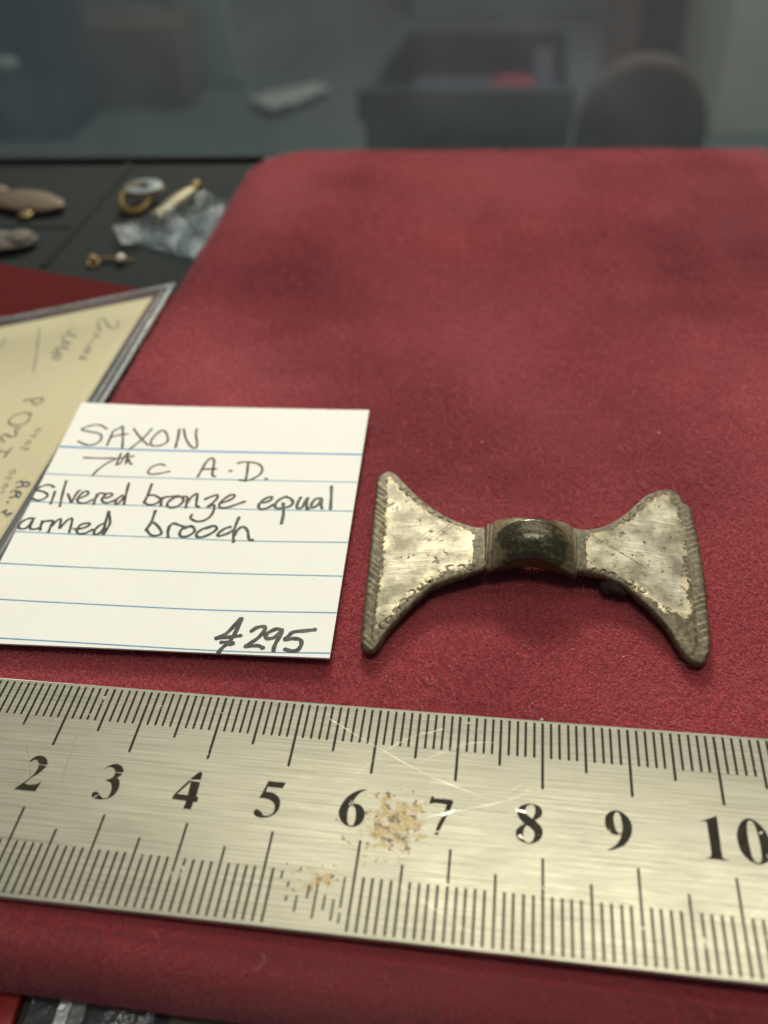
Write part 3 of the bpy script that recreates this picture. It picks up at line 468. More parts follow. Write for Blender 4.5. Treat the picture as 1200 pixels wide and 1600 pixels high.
prof += [(x, None, 0.0) for x in (0.7, 1.0, 1.4, 1.9, 2.5, 3.2, 4.0, 5.0, 6.2, 7.3)]
nring = 104
for pr in prof:
    for (u, w) in pad_outline(pr[0], PC):
        if pr[1] is not None: z = pr[1]
        else: z = float(pad_z(u, w)) - PR * (1 - math.cos(pr[2]))
        verts.append(W(u, w, z))
for k in range(len(prof) - 1):
    for i in range(nring):
        a, b = k * nring + i, k * nring + (i + 1) % nring
        faces.append((a, b, b + nring, a + nring))
faces.append(tuple(range((len(prof) - 1) * nring, len(prof) * nring)))
faces.append(tuple(reversed(range(nring))))
mesh_obj('cushion', verts, faces, M['velvet'], pad, smooth=True)

CARDP = [np.array(q) for q in CARD]
CARDP.append(np.array(CARD_BL))      # TL TR BR BL

def card_st(u, w):                   # position across / down the card (nearly a parallelogram)
    p0, p1, p2, p3 = CARDP
    d = np.stack([np.asarray(u, float) - p0[0], np.asarray(w, float) - p0[1]], -1)
    a, b, c = p1 - p0, p3 - p0, p0 - p1 + p2 - p3
    inv = np.linalg.inv(np.stack([a, b], 1)).T
    q = d @ inv
    for _ in range(6):
        q = (d - (q[..., :1] * q[..., 1:]) * c) @ inv
    return q[..., 0], q[..., 1]

def field(u, w, k):
    r = np.random.default_rng(k); out = 0
    for _ in range(9):
        a = r.uniform(0, 6.28); fr = r.uniform(0.35, 2.0)
        out = out + np.sin((u * math.cos(a) + w * math.sin(a)) * fr + r.uniform(0, 6.28)) / (1 + fr)
    return out

def make_pile(n_top, n_front):
    cu_, cv_, cz_ = 7.41, 6.11, 9.28
    m = int(n_top * 4.2)
    # sample evenly over the picture rather than the cloth: near cloth gets more fibres
    dist = np.exp(rng.uniform(math.log(7.0), math.log(27.0), m))
    w = 6.11 - np.sqrt(np.maximum(dist ** 2 - cz_ ** 2, 0))
    keep = (dist > cz_)
    u = rng.uniform(PU0 + 0.2, PU1 - 0.3, m)
    keep &= (w > PV0 + 0.25) & (w < PV1 - PR) & (rng.random(m) < np.clip(14 / dist, 0, 1))
    keep &= ~((w > 0.02) & (w < 2.66))                         # under the ruler
    s, t = card_st(u, w); keep &= ~((s > 0.012) & (s < 0.985) & (t > 0.02) & (t < 0.985))
    du, dv = np.maximum(0, PU0 + PC - u), np.maximum(0, PV0 + PC - w); keep &= np.hypot(du, dv) < PC - 0.22   # rounded corner
    # out of the picture
    qu, qv, qz = u - cu_, w - cv_, -cz_ - 0.15
    dep = -0.13604 * qu - 0.71585 * qv - 0.68487 * qz
    px = 600 + 1364 * (0.98956 * qu - 0.13139 * qv - 0.05922 * qz) / dep
    py = 800 + 1364 * (0.04759 * qu + 0.68578 * qv - 0.72625 * qz) / dep
    keep &= (px > -420) & (px < 1620) & (py < 1800)
    u, w = u[keep][:n_top], w[keep][:n_top]
    zb = pad_z(u, w)
    nrm = np.stack([np.zeros_like(u), np.zeros_like(u), np.ones_like(u)], 1)
    P0 = np.stack([u, w, zb - 0.01], 1)
    # the rolled front edge
    uf = rng.uniform(0.0, 13.5, n_front); th = np.radians(rng.uniform(0, 128, n_front))
    zf = pad_z(uf, PV1) - PR
    Pf = np.stack([uf, PV1 - PR + PR * np.sin(th), zf + PR * np.cos(th)], 1)
    nf = np.stack([np.zeros_like(uf), np.sin(th), np.cos(th)], 1)
    P0 = np.concatenate([P0, Pf - nf * 0.01]); nrm = np.concatenate([nrm, nf])
    n = len(P0)
    fu, fv = P0[:, 0], P0[:, 1]
    lean = np.stack([field(fu, fv, 3) * 0.28 + rng.normal(0, 0.32, n), 0.12 + field(fu, fv, 5) * 0.30 + rng.normal(0, 0.32, n), np.zeros(n)], 1)
    nfr = len(Pf); lean[-nfr:, 1] -= 0.55; lean[-nfr:, 2] += 0.45          # roll's fibres tilted upwards to catch more light
    wild = rng.random(n) < 0.03
    lean[wild] *= 2.2
    L = rng.uniform(0.045, 0.085, n); L[wild] *= 1.3
    d1 = nrm + lean * 0.6; d1 /= np.linalg.norm(d1, axis=1, keepdims=True)
    d2 = nrm * 0.8 + lean * 1.3 + rng.normal(0, 0.15, (n, 3)); d2 /= np.linalg.norm(d2, axis=1, keepdims=True)
    A = P0; B = A + d1 * (L * 0.55)[:, None]; Cc = B + d2 * (L * 0.45)[:, None]
    pts = np.stack([A, B, Cc], 1).reshape(-1, 3)
    xyz = np.stack([(pts[:, 0] - 6) * 0.01, -pts[:, 1] * 0.01, (pts[:, 2] - TABLE_Z) * 0.01], 1) - np.array(pad['_at'])
    h = bpy.data.hair_curves.new('pile')
    h.add_curves([3] * n)
    h.attributes['position'].data.foreach_set('vector', xyz.astype(np.float32).ravel())
    ra = h.attributes.get('radius') or h.attributes.new('radius', 'FLOAT', 'POINT')
    dd = np.sqrt((fu - cu_) ** 2 + (fv - cv_) ** 2 + cz_ ** 2) / 12.0
    r0 = (0.0000185 * np.clip(dd, 0.9, 1.9) * rng.uniform(0.7, 1.3, n))
    ra.data.foreach_set('value', np.stack([r0 * 1.1, r0, r0 * 0.45], 1).astype(np.float32).ravel())
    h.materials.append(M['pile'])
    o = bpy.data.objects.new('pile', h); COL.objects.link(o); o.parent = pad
    tag(o, kind='stuff')
    return n
make_pile(640000, 90000)

# ---------------------------------------------------------------- steel ruler
ruler = thing('steel_ruler', W(6, 1.35, -0.1), 'worn brushed steel ruler with black centimetre marks, lying along the pad front', 'ruler')
RT, RV0, RV1, RU0, RU1 = 0.085, -0.042, 2.737, -0.6, 15.6
bv = 0.012
sec = [(RV0, -RT + bv), (RV0, -bv), (RV0 + bv * 0.4, -bv * 0.35), (RV0 + bv, 0), (RV1 - bv, 0), (RV1 - bv * 0.4, -bv * 0.35), (RV1, -bv), (RV1, -RT + bv), (RV1 - bv, -RT), (RV0 + bv, -RT)]
verts, faces = [], []
us = np.linspace(RU0, RU1, 30)
for u in us:
    for (w, z) in sec: verts.append(W(u, w, z))
ns = len(sec)
for i in range(len(us) - 1):
    for j in range(ns):
        a, b = i * ns + j, i * ns + (j + 1) % ns
        faces.append((a, a + ns, b + ns, b))
faces.append(tuple(range(ns))); faces.append(tuple(reversed(range((len(us) - 1) * ns, len(us) * ns))))
mesh_obj('blade', verts, faces, M['steel'], ruler)

def tick_mesh(v0, v1, wd):
    me = bpy.data.meshes.new('tick_mark')
    y0, y1, w2 = -v0 * 0.01, -v1 * 0.01, wd * 0.005
    r = w2 * 0.9
    me.from_pydata([(-w2, y0, 0), (w2, y0, 0), (w2, y1 + r, 0), (0.5 * w2, y1 + r * 0.3, 0), (0, y1, 0), (-0.5 * w2, y1 + r * 0.3, 0), (-w2, y1 + r, 0)], [], [(0, 6, 5, 4, 3, 2, 1)])
    me.materials.append(M['etch']); me.update()
    if me.polygons[0].normal.z < 0: me.flip_normals()
    return me
TM = {('t', 0): tick_mesh(0.0, 0.885, 0.034), ('t', 1): tick_mesh(0.0, 0.635, 0.033), ('t', 2): tick_mesh(0.0, 0.488, 0.031),
      ('b', 0): tick_mesh(2.690, 1.705, 0.028), ('b', 1): tick_mesh(2.690, 1.930, 0.028), ('b', 2): tick_mesh(2.690, 2.112, 0.028)}
for side in 'tb':
    for k in range(0, 151):
        if side == 'b' and 52 <= k <= 59: continue        # worn away: built as stumps below
        kind = 0 if k % 10 == 0 else (1 if k % 5 == 0 else 2)
        o = bpy.data.objects.new('tick_mark', TM[(side, kind)]); COL.objects.link(o); o.parent = ruler
        p = W(k / 10 + (random.random() - 0.5) * 0.008, 0, 0.0006) - Vector(ruler['_at'])
        o.location = p
def patch(name, loops, z, mat, parent):
    """flat polygon with holes on the ruler's face"""
    bm = bmesh.new()
    at = Vector(parent['_at'])
    es = []
    for lp in loops:
        q = resample(lp + [lp[0]], len(lp) * 3, False)[:-1] if False else lp
        vs_ = [bm.verts.new(W(a, b, z) - at) for a, b in q]
        es += [bm.edges.new((vs_[i], vs_[(i + 1) % len(vs_)])) for i in range(len(vs_))]
    bmesh.ops.triangle_fill(bm, use_beauty=True, use_dissolve=False, edges=es, normal=(0, 0, 1))
    me = bpy.data.meshes.new(name); bm.to_mesh(me); bm.free(); me.materials.append(mat)
    o = bpy.data.objects.new(name, me); COL.objects.link(o); o.parent = parent
    return o
stumps = [(5.21, 2.22, 2.12), (5.30, 2.30, 2.23), (5.31, 2.45, 2.38), (5.42, 2.55, 2.37), (5.53, 2.40, 2.24), (5.62, 2.60, 2.22), (5.72, 2.50, 2.33), (5.82, 2.60, 2.37), (5.90, 2.46, 2.12), (5.905, 2.62, 2.50)]
for (u, a, b) in stumps:
    patch('tick_stump', [[[u - 0.012, a], [u + 0.012, a - 0.01], [u + 0.010, b], [u - 0.010, b + 0.01]]], 0.0006, M['etch'], ruler)
def smooth_loop(lp):
    q = [np.array(p) for p in lp]; n = len(q); out = []
    for i in range(n):
        a, b, c, d = q[i - 1], q[i], q[(i + 1) % n], q[(i + 2) % n]
        def corner(x, y, z_):
            s, t = y - x, z_ - y
            return np.dot(s, t) < 0.55 * np.linalg.norm(s) * np.linalg.norm(t)
        m0 = np.zeros(2) if corner(a, b, c) else (c - a) / 2
        m1 = np.zeros(2) if corner(b, c, d) else (d - b) / 2
        if corner(a, b, c): m0 = (c - b) * 0.5
        if corner(b, c, d): m1 = (c - b) * 0.5
        for t in (0, 1 / 3, 2 / 3):
            h00, h10, h01, h11 = 2 * t ** 3 - 3 * t * t + 1, t ** 3 - 2 * t * t + t, -2 * t ** 3 + 3 * t * t, t ** 3 - t * t
            out.append((h00 * b + h10 * m0 + h01 * c + h11 * m1).tolist())
    return out
def digit(key, du=0.0, dv=0.0):
    patch('numeral', [smooth_loop([[a + du, b + dv] for a, b in lp]) for lp in DIGITS[key]], 0.0007, M['etch'], ruler)
for k in DIGITS: digit(k)
digit('1', -9.0)
digit('1', 1.03); digit('1', 1.42)
digit('1', 2.0); digit('2', 10.46)
for kind, wd, pts in SCRATCHES:
    vv, ff = [], []
    stroke_vf(pts, wd * (0.42 if kind == 'b' else 1.0), lambda a, b: 0.0, 0.0013, vv, ff, 0.5)
    mesh_obj('scratch', vv, ff, {'b': M['scratch'], 'm': M['scratch'], 'd': M['scratch_dark']}[kind], ruler)

# ---------------------------------------------------------------- white lined card with handwriting
def card_z(u, w):
    return 0.03 + 0.010 * math.sin(u * 0.9 + 0.4) * math.cos(w * 0.5) + 0.018 * max(0.0, min(1.0, (0.8 - u) / 1.2)) + 0.014 * max(0.0, (u - 4.2)) ** 2 * max(0.0, (-w - 4.6))
card = thing('price_card', W(2.4, -3.4, 0.0), 'white lined card with handwritten description and price, left of the brooch', 'card')
nu, nv = 36, 36
verts, faces = [], []
for lay in (0, 1):
    for i in range(nu):
        for j in range(nv):
            s, t = i / (nu - 1), j / (nv - 1)
            q = (CARDP[0] * (1 - s) + CARDP[1] * s) * (1 - t) + (CARDP[3] * (1 - s) + CARDP[2] * s) * t
            verts.append(W(q[0], q[1], card_z(q[0], q[1]) - lay * 0.028))
faces += grid_faces(nu, nv, 0, True) ; faces += grid_faces(nu, nv, nu * nv, False)
N = nu * nv
rim = [i * nv for i in range(nu)] + [(nu - 1) * nv + j for j in range(1, nv)] + [i * nv + nv - 1 for i in range(nu - 2, -1, -1)] + [j for j in range(nv - 2, 0, -1)]
for k in range(len(rim)):
    a, b = rim[k], rim[(k + 1) % len(rim)]
    faces.append((a, b, b + N, a + N))
sheet = mesh_obj('sheet', verts, faces, M['card'], card)
for k, ln in enumerate(LINES):
    a, b = np.array(ln[0]), np.array(ln[-1])
    s0, _ = card_st(*a); s1, _ = card_st(*b)
    full = [np.array(p) for p in ln]
    if s0 > 0.01: full[0] = a + (b - a) * (-(s0 - 0.003) / (s1 - s0))
    d = (full[-1] - full[-2]); s1, _ = card_st(*full[-1]); sp, _ = card_st(*full[-2])
    full[-1] = full[-1] + d * ((0.998 - s1) / (s1 - sp))
    vv, ff = [], []
    stroke_vf([p.tolist() for p in full], 0.038 if k == 0 else 0.021, card_z, 0.0010, vv, ff, 0.03)
    mesh_obj('ruled_line', vv, ff, M['blue'] if k == 0 else M['paleblue'], card)
for k, (nm, wd) in enumerate(WORDS.items()):
    vv, ff = [], []
    for j, st in enumerate(wd['s']):
        stroke_vf(st, wd['w'] * 1.45, card_z, 0.0018 + 0.0002 * j, vv, ff, 0.10)
    mesh_obj('handwritten_word', vv, ff, M['ink_dark'] if nm in ('price', 'equal', 'brooch', 'armed') else M['ink'], card)

# ---------------------------------------------------------------- postcard in a clear sleeve, leaning on the pad's left edge
def lean_z(u, w=0):
    z = 0.22 * u
    lo = -1.04
    return lo + 0.06 * math.log1p(math.exp(min(60, (z - lo) / 0.06)))
def bent_sheet(name, u0, u1, v0, v1, lift, thick, mat, parent, n=40, m=16, ripple=0.0):
    verts, faces = [], []
    for lay in (0, 1):
        for i in range(n):
            for j in range(m):
                u = u0 + (u1 - u0) * i / (n - 1); w = v0 + (v1 - v0) * j / (m - 1)
                rz = ripple * (math.sin(w * 1.3 + u) + math.sin(w * 2.9 + 1 - u * 0.7))
                verts.append(W(u, w, lean_z(u) + lift - lay * thick + rz))
    faces += grid_faces(n, m, 0, u1 < u0) ; faces += grid_faces(n, m, n * m, not (u1 < u0))
    NN = n * m
    rm = [i * m for i in range(n)] + [(n - 1) * m + j for j in range(1, m)] + [i * m + m - 1 for i in range(n - 2, -1, -1)] + [j for j in range(m - 2, 0, -1)]
    for k in range(len(rm)):
        a, b = rm[k], rm[(k + 1) % len(rm)]; faces.append((a, b, b + NN, a + NN))
    return mesh_obj(name, verts, faces, mat, parent, smooth=True)
pc = thing('postcard', W(-4.9, -3.5, -1.0), 'yellowed old postcard with faint pencil notes, showing through a clear sleeve', 'postcard')
bent_sheet('sheet', -9.4, -0.47, -10.22, 3.7, -0.035, 0.03, M['postcard'], pc)
for key, mat, wd in (('hand', 'pencil', 0.035), ('dark', 'ink_dark', 0.04), ('post', 'brown', 0.05), ('real', 'brown', 0.03)):
    for st in POSTINK[key]:
        vv, ff = [], []
        stroke_vf(st, wd, lambda a, b: lean_z(a), -0.032, vv, ff, 0.2)
        mesh_obj('printed_letter' if mat == 'brown' else 'pencil_mark', vv, ff, M[mat], pc)
sl = thing('plastic_sleeve', W(-4.9, -3.5, -1.02), 'clear plastic sleeve around the yellowed postcard, against the velvet pad', 'sleeve')
bent_sheet('front_film', -9.9, -0.05, -10.65, 4.1, -0.018, 0.005, M['sleeve'], sl, 60, 60, 0.003)
bent_sheet('back_film', -9.9, -0.05, -10.65, 4.1, -0.078, 0.005, M['sleeve'], sl, 60, 20, 0.002)
bent_sheet('side_seam', -0.16, -0.045, -10.66, 4.1, -0.008, 0.02, M['seam'], sl, 4, 60, 0.004)
bent_sheet('top_seam', -9.9, -0.17, -10.66, -10.50, -0.008, 0.02, M['seam'], sl, 60, 4, 0.004)
bent_sheet('fold_line', -0.30, -0.24, -10.4, 4.1, -0.010, 0.006, M['seam'], sl, 3, 60, 0.004)

# ---------------------------------------------------------------- the brooch
brooch = thing('bow_brooch', W(7.8, -2.7, -0.12), 'silvered bronze equal-armed brooch with flared wings and dark arched bow', 'brooch')
def coons(top, outer, bot, ns_, nt_):
    """s: neck -> outer edge, t: bottom -> top"""
    T_, B_ = resample(top, ns_), resample(bot, ns_)
    O_ = resample(outer, nt_)[::-1]                      # bottom -> top
    Nk = np.linspace(0, 1, nt_)[:, None] * (T_[0] - B_[0]) + B_[0]
    s = np.linspace(0, 1, ns_)[:, None, None]; t = np.linspace(0, 1, nt_)[None, :, None]
    P = (1 - t) * B_[:, None] + t * T_[:, None] + (1 - s) * Nk[None] + s * O_[None]
    P -= (1 - s) * (1 - t) * B_[0] + s * (1 - t) * O_[0] + (1 - s) * t * T_[0] + s * t * O_[-1]
    return P
def wing(data, zf, side):
    ns_, nt_ = 150, 260
    P = coons(data['top'], data['outer'], data['bot'], ns_, nt_)
    U, V = P[..., 0], P[..., 1]
    s = np.linspace(0, 1, ns_)[:, None] * np.ones((1, nt_)); t = np.ones((ns_, 1)) * np.linspace(0, 1, nt_)[None]
    wid = np.linalg.norm(P[:, -1] - P[:, 0], axis=1)[:, None] * np.ones((1, nt_))
    ln = np.linalg.norm(P[-1] - P[0], axis=1)[None] * np.ones((ns_, 1))
    eo, en, et, eb = (1 - s) * ln, s * ln, (1 - t) * wid, t * wid
    Z = np.vectorize(zf)(U)
    edge = np.minimum(np.minimum(et, eb), eo)
    rr = 0.055
    q = np.clip(1 - edge / rr, 0, 1); Z = Z - rr * 0.75 * (1 - np.sqrt(np.maximum(1 - q * q, 0)))
    # chamfer towards the concave sides
    Z -= 0.022 * np.clip(1 - np.minimum(et, eb) / 0.16, 0, 1)
    # notched outer border
    band = np.clip(1 - eo / 0.19, 0, 1)
    along = V - (U - U.min()) * (0.95 if side < 0 else -0.55)
    saw = (along / 0.130 + 0.35 * np.sin(along * 5.0) + 0.2 * np.sin(along * 13 + U * 4)) % 1.0
    groove_shade = np.zeros_like(Z); Z -= 0.017 * np.sqrt(band) * np.where(saw < 0.72, saw / 0.72, (1 - saw) / 0.28) * (0.6 + 0.5 * np.sin(along * 3.1 + 1) * np.sin(along * 1.3))
    Z -= 0.005 * np.clip((0.20 - eo) / 0.04, 0, 1)
    # stamped rings
    for (a, b) in data['rings']:
        r = np.hypot(U - a, V - b)
        g_ = np.exp(-((r - 0.049) / 0.012) ** 2) * np.clip(0.68 + 0.6 * ((U - a) * math.cos(a * 9) + (V - b) * math.sin(a * 9)) / 0.045, 0, 1)
        Z -= 0.016 * g_; groove_shade = np.maximum(groove_shade, g_ * 1.0)
    if side > 0:      # broken upper corner and scratch
        r = np.abs((U - 8.6) * 0.545 - (V + 3.12) * 0.838); al = (U - 8.6) * 0.838 + (V + 3.12) * 0.545
        g_ = np.exp(-(r / 0.008) ** 2) * ((al > -0.05) & (al < 1.0)); Z -= 0.004 * g_; groove_shade = np.maximum(groove_shade, g_)
    else:
        for k in range(4):
            r = np.abs((U - 6.3 - 0.09 * k) * 0.75 + (V + 3.05) * 0.66); al = -(U - 6.3 - 0.09 * k) * 0.66 + (V + 3.05) * 0.75
            g_ = np.exp(-(r / 0.009) ** 2) * (np.abs(al) < 0.22 + 0.03 * k); Z -= 0.003 * g_; groove_shade = np.maximum(groove_shade, g_ * 0.6)
    sil = np.minimum(np.minimum((eo - 0.13) / 0.10, (et - 0.10) / 0.10), np.minimum((eb - 0.045) / 0.07, (en - 0.02) / 0.03))
    if side > 0:
        sil = np.minimum(sil, (V + 1.72) / -0.16 + 0.0 * U)                         # bare lower point
        sil = np.minimum(sil, (U - 8.58) / 0.02 + 1)
    else:
        sil = np.minimum(sil, (7.00 - U) / 0.02 + 1)
        sil = sil - 0.5 * np.exp(-(((U - 6.58) / 0.13) ** 2 + ((V + 2.22) / 0.10) ** 2)) * 2
    sil = np.clip(sil, -1.0, 1.6)
    flk = np.clip(1 - eb / 0.42, 0, 1) * np.clip(0.25 + s, 0, 1) + 0.8 * np.clip(1 - np.abs(eo - 0.22) / 0.14, 0, 1) * (0.35 + 0.65 * (t < 0.55)) + 0.7 * np.clip(1 - np.abs(en - 0.12) / 0.12, 0, 1)
    flk = np.clip(flk, 0, 1)
    TH = 0.15
    bz = np.vectorize(zf)(U) - TH
    top = [W(a, b, c) for a, b, c in zip(U.ravel(), V.ravel(), Z.ravel())]
    rim_ = [i * nt_ for i in range(ns_)] + [(ns_ - 1) * nt_ + j for j in range(1, nt_)] + [i * nt_ + nt_ - 1 for i in range(ns_ - 2, -1, -1)] + [j for j in range(nt_ - 2, 0, -1)]
    cu0, cv0 = U.mean(), V.mean()
    low, mid = [], []
    for r_ in rim_:
        i, j = divmod(r_, nt_)
        a, b = U[i, j], V[i, j]
        k_ = 0.010 * math.sin(b * 14 + a * 9)
        mid.append(W(a, b, Z[i, j] - 0.05 + k_ * 0.3))
        low.append(W(a + (cu0 - a) * 0.03, b + (cv0 - b) * 0.03, bz[i, j] + k_))
    fl = grid_faces(ns_, nt_, 0, side < 0)
    n0 = len(top); nr = len(rim_)
    for k in range(nr):
        a, b = rim_[k], rim_[(k + 1) % nr]
        A, B = n0 + k, n0 + (k + 1) % nr
        q1, q2 = (a, b, B, A), (A, B, B + nr, A + nr)
        fl.append(q1 if side > 0 else q1[::-1]); fl.append(q2 if side > 0 else q2[::-1])
    fl.append(tuple(range(n0 + nr, n0 + 2 * nr)) if side < 0 else tuple(reversed(range(n0 + nr, n0 + 2 * nr))))
    o = mesh_obj('wing', top + mid + low, fl, M['brooch'], brooch, smooth=True)
    at = o.data.attributes.new('silver', 'FLOAT', 'POINT')
    at.data.foreach_set('value', np.concatenate([sil.ravel(), np.full(2 * nr, -1.0)]).astype(np.float32))
    at = o.data.attributes.new('flake', 'FLOAT', 'POINT')
    at.data.foreach_set('value', np.concatenate([flk.ravel(), np.zeros(2 * nr)]).astype(np.float32))
    at = o.data.attributes.new('groove_shade', 'FLOAT', 'POINT')
    at.data.foreach_set('value', np.concatenate([groove_shade.ravel(), np.zeros(2 * nr)]).astype(np.float32))
    o['label'] = 'left flared wing of the brooch, silvering worn at its border' if side < 0 else 'right flared wing of the brooch, bare bronze at its lower point'
    return o
zL = lambda u: 0.04 + 0.23 * min(1, max(0, (u - 5.55) / 1.60))
zR = lambda u: 0.03 + 0.24 * min(1, max(0, (10.0 - u) / 1.55))
wing(WL, zL, -1)
wing(WR, zR, 1)

def section_band(name, u0, u1, vc0, hw, z0, prof_fn, n_u, n_a, mat, arch=0.0, worn=None, under=0.11, hwf=None, deep=0.0):
    """a piece of the bow: cross-section swept along u, closed underneath"""
    verts, faces, wv = [], [], []
    for i in range(n_u):
        s = i / (n_u - 1); u = u0 + (u1 - u0) * s
        lift = arch * (1 - (2 * s - 1) ** 2)
        h2 = hwf(s) if hwf else hw
        for j in range(n_a):
            y = -1 + 2 * j / (n_a - 1)
            z = z0 + lift + prof_fn(s, y)
            verts.append(W(u, vc0 + y * h2, z)); wv.append(worn(s, y) if worn else 0)
        for j in range(n_a):
            y = 1 - 2 * j / (n_a - 1)
            z = z0 + lift * (0.6 + 0.4 * y ** 6) + prof_fn(s, -1) * (1 - y) / 2 + prof_fn(s, 1) * (1 + y) / 2 + 0.25 * under * (1 - y * y) - under - deep * min(1.0, max(0.0, (0.92 - y) / 0.30))  # underside deepened to block light leaking beneath the bow
            verts.append(W(u, vc0 + y * h2 * 0.95, z)); wv.append(0)
    k = 2 * n_a
    for i in range(n_u - 1):
        for j in range(k):
            a, b = i * k + j, i * k + (j + 1) % k
            faces.append((a, b, b + k, a + k))
    faces.append(tuple(reversed(range(k)))); faces.append(tuple(range((n_u - 1) * k, n_u * k)))
    o = mesh_obj(name, verts, faces, mat, brooch, smooth=True)
    at = o.data.attributes.new('worn', 'FLOAT', 'POINT'); at.data.foreach_set('value', np.array(wv, np.float32))
    at = o.data.attributes.new('silver', 'FLOAT', 'POINT'); at.data.foreach_set('value', np.full(len(wv), -1.0, np.float32))
    return o
VC = -2.77
def bow_prof(s, y):
    k = 1 - abs(2 * s - 1) ** 2.4
    zr, zb, zf = 0.37 + 0.15 * k, 0.23 + 0.05 * k, 0.19 + 0.08 * k
    yr = 0.16 - 0.46 * (1 - (2 * s - 1) ** 2)
    l1 = zb + (zr - zb) * (y + 1) / (1 + yr); l2 = zr + (zf - zr) * (max(0.0, (y - yr) / (1 - yr)) ** 1.35 if y > yr else (y - yr) * 0.3)
    q = 70.0
    z = -math.log(math.exp(-q * l1) + math.exp(-q * l2)) / q + 0.012
    z += 0.045 * k * math.exp(-((y - 0.42) / 0.40) ** 2)                       # the front face swells
    z -= 0.018 * math.exp(-((y - yr + 0.16) / 0.05) ** 2)                        # groove behind the ridge
    z -= 0.05 * max(0.0, (abs(y) - 0.86) / 0.14) ** 2
    return z
section_band('bow', 7.265, 8.385, VC, 0.44, 0.05, bow_prof, 80, 81, M['bow'], 0.10, lambda s, y: 0.12 + 0.85 * (1 - abs(2 * s - 1) ** 2.2) - (0.30 if y < 0.10 - 0.46 * (1 - (2 * s - 1) ** 2) else 0.0), 0.07, lambda s: 0.42 + 0.035 * math.cos((2 * s - 1) * 3.0) * -1, 0.24)
def collar_prof(s, y):
    g = 0.020 * abs(math.sin(s * math.pi * 2)) ** 0.7
    return 0.10 * (1 - abs(y) ** 2.6) + g - 0.02
for (a, b) in ((7.165, 7.275), (8.375, 8.455)):
    section_band('collar', a, b, VC, 0.455, 0.215, collar_prof, 17, 41, M['brooch'], 0.0, None, 0.12)
# the spring lug under the right wing, with the stub of the iron pin
verts, faces = [], []
n1_, n2_ = 20, 14
for i in range(n1_):
    a = math.pi * i / (n1_ - 1)
    for j in range(n2_):
        b = 2 * math.pi * j / n2_
        r = 0.17 * math.sin(a) * (1 + 0.18 * math.sin(3 * b + a * 4))
        verts.append(W(9.02 - 0.24 * math.cos(a), -2.33 + r * math.cos(b), -0.005 + r * 0.75 * math.sin(b)))
for i in range(n1_ - 1):
    for j in range(n2_):
        faces.append((i * n2_ + j, i * n2_ + (j + 1) % n2_, (i + 1) * n2_ + (j + 1) % n2_, (i + 1) * n2_ + j))
lug = mesh_obj('spring_lug', verts, faces, simple('corroded_iron', (0.028, 0.016, 0.011), 0.9, 0.2, 0.5, 900, 0.0004), brooch, smooth=True)

# ---------------------------------------------------------------- things behind: tray with old jewellery
tray = thing('jewellery_tray', W(-5.5, -16, TABLE_Z), 'black felt jewellery tray with dividers behind the postcard', 'tray')
v, f = box_vf(W(-13, -11.4, TABLE_Z + 0.01), W(-0.4, -20.1, TABLE_Z + 0.10)); mesh_obj('base', v, f, M['tray'], tray)
v, f = box_vf(W(-13, -19.85, TABLE_Z + 0.10), W(-0.4, -20.1, TABLE_Z + 0.25)); bevelled(mesh_obj('back_rim', v, f, M['tray'], tray), 0.0005)
v, f = box_vf(W(-4.75, -13.15, TABLE_Z + 0.10), W(-4.52, -19.84, TABLE_Z + 0.15)); bevelled(mesh_obj('divider', v, f, M['tray'], tray), 0.0005)
v, f = box_vf(W(-12.9, -15.35, TABLE_Z + 0.10), W(-4.76, -15.55, TABLE_Z + 0.14)); bevelled(mesh_obj('divider', v, f, M['tray'], tray), 0.0005)
TZ = TABLE_Z + 0.10

def blob(name, uc, vc, z, ru, rv, rz, rot, mat, parent=None, bumpy=0.12, n1_=18, n2_=24, power=1.0):
    verts, faces = [], []
    r_ = random.Random(name + str(uc)); ph = [r_.uniform(0, 6.28) for _ in range(4)]
    for i in range(n1_ + 1):
        a = math.pi * i / n1_
        for j in range(n2_):
            b = 2 * math.pi * j / n2_
            k = 1 + bumpy * math.sin(4 * b + ph[0]) * math.sin(3 * a + ph[1]) + bumpy * 0.6 * math.sin(9 * b + ph[2])
            x, y = math.sin(a) ** power * math.cos(b) * ru * k, math.sin(a) ** power * math.sin(b) * rv * k
            verts.append(W(uc + x * math.cos(rot) - y * math.sin(rot), vc + x * math.sin(rot) + y * math.cos(rot), z + rz + rz * math.cos(a)))
    for i in range(n1_):
        for j in range(n2_):
            faces.append((i * n2_ + j, (i + 1) * n2_ + j, (i + 1) * n2_ + (j + 1) % n2_, i * n2_ + (j + 1) % n2_))
    return mesh_obj(name, verts, faces, mat, parent, smooth=True)
def torus(name, uc, vc, z, R, r, mat, parent, tilt=0.0, n=36, m=12):
    verts, faces = [], []
    for i in range(n):
        a = 2 * math.pi * i / n
        for j in range(m):
            b = 2 * math.pi * j / m
            x, y, h = (R + r * math.cos(b)) * math.cos(a), (R + r * math.cos(b)) * math.sin(a), r * math.sin(b)
            verts.append(W(uc + x, vc + y * math.cos(tilt), z + r + h - y * math.sin(tilt) + abs(R * math.sin(tilt))))
    for i in range(n):
        for j in range(m):
            faces.append((i * m + j, ((i + 1) % n) * m + j, ((i + 1) % n) * m + (j + 1) % m, i * m + (j + 1) % m))
    return mesh_obj(name, verts, faces, mat, parent, smooth=True)

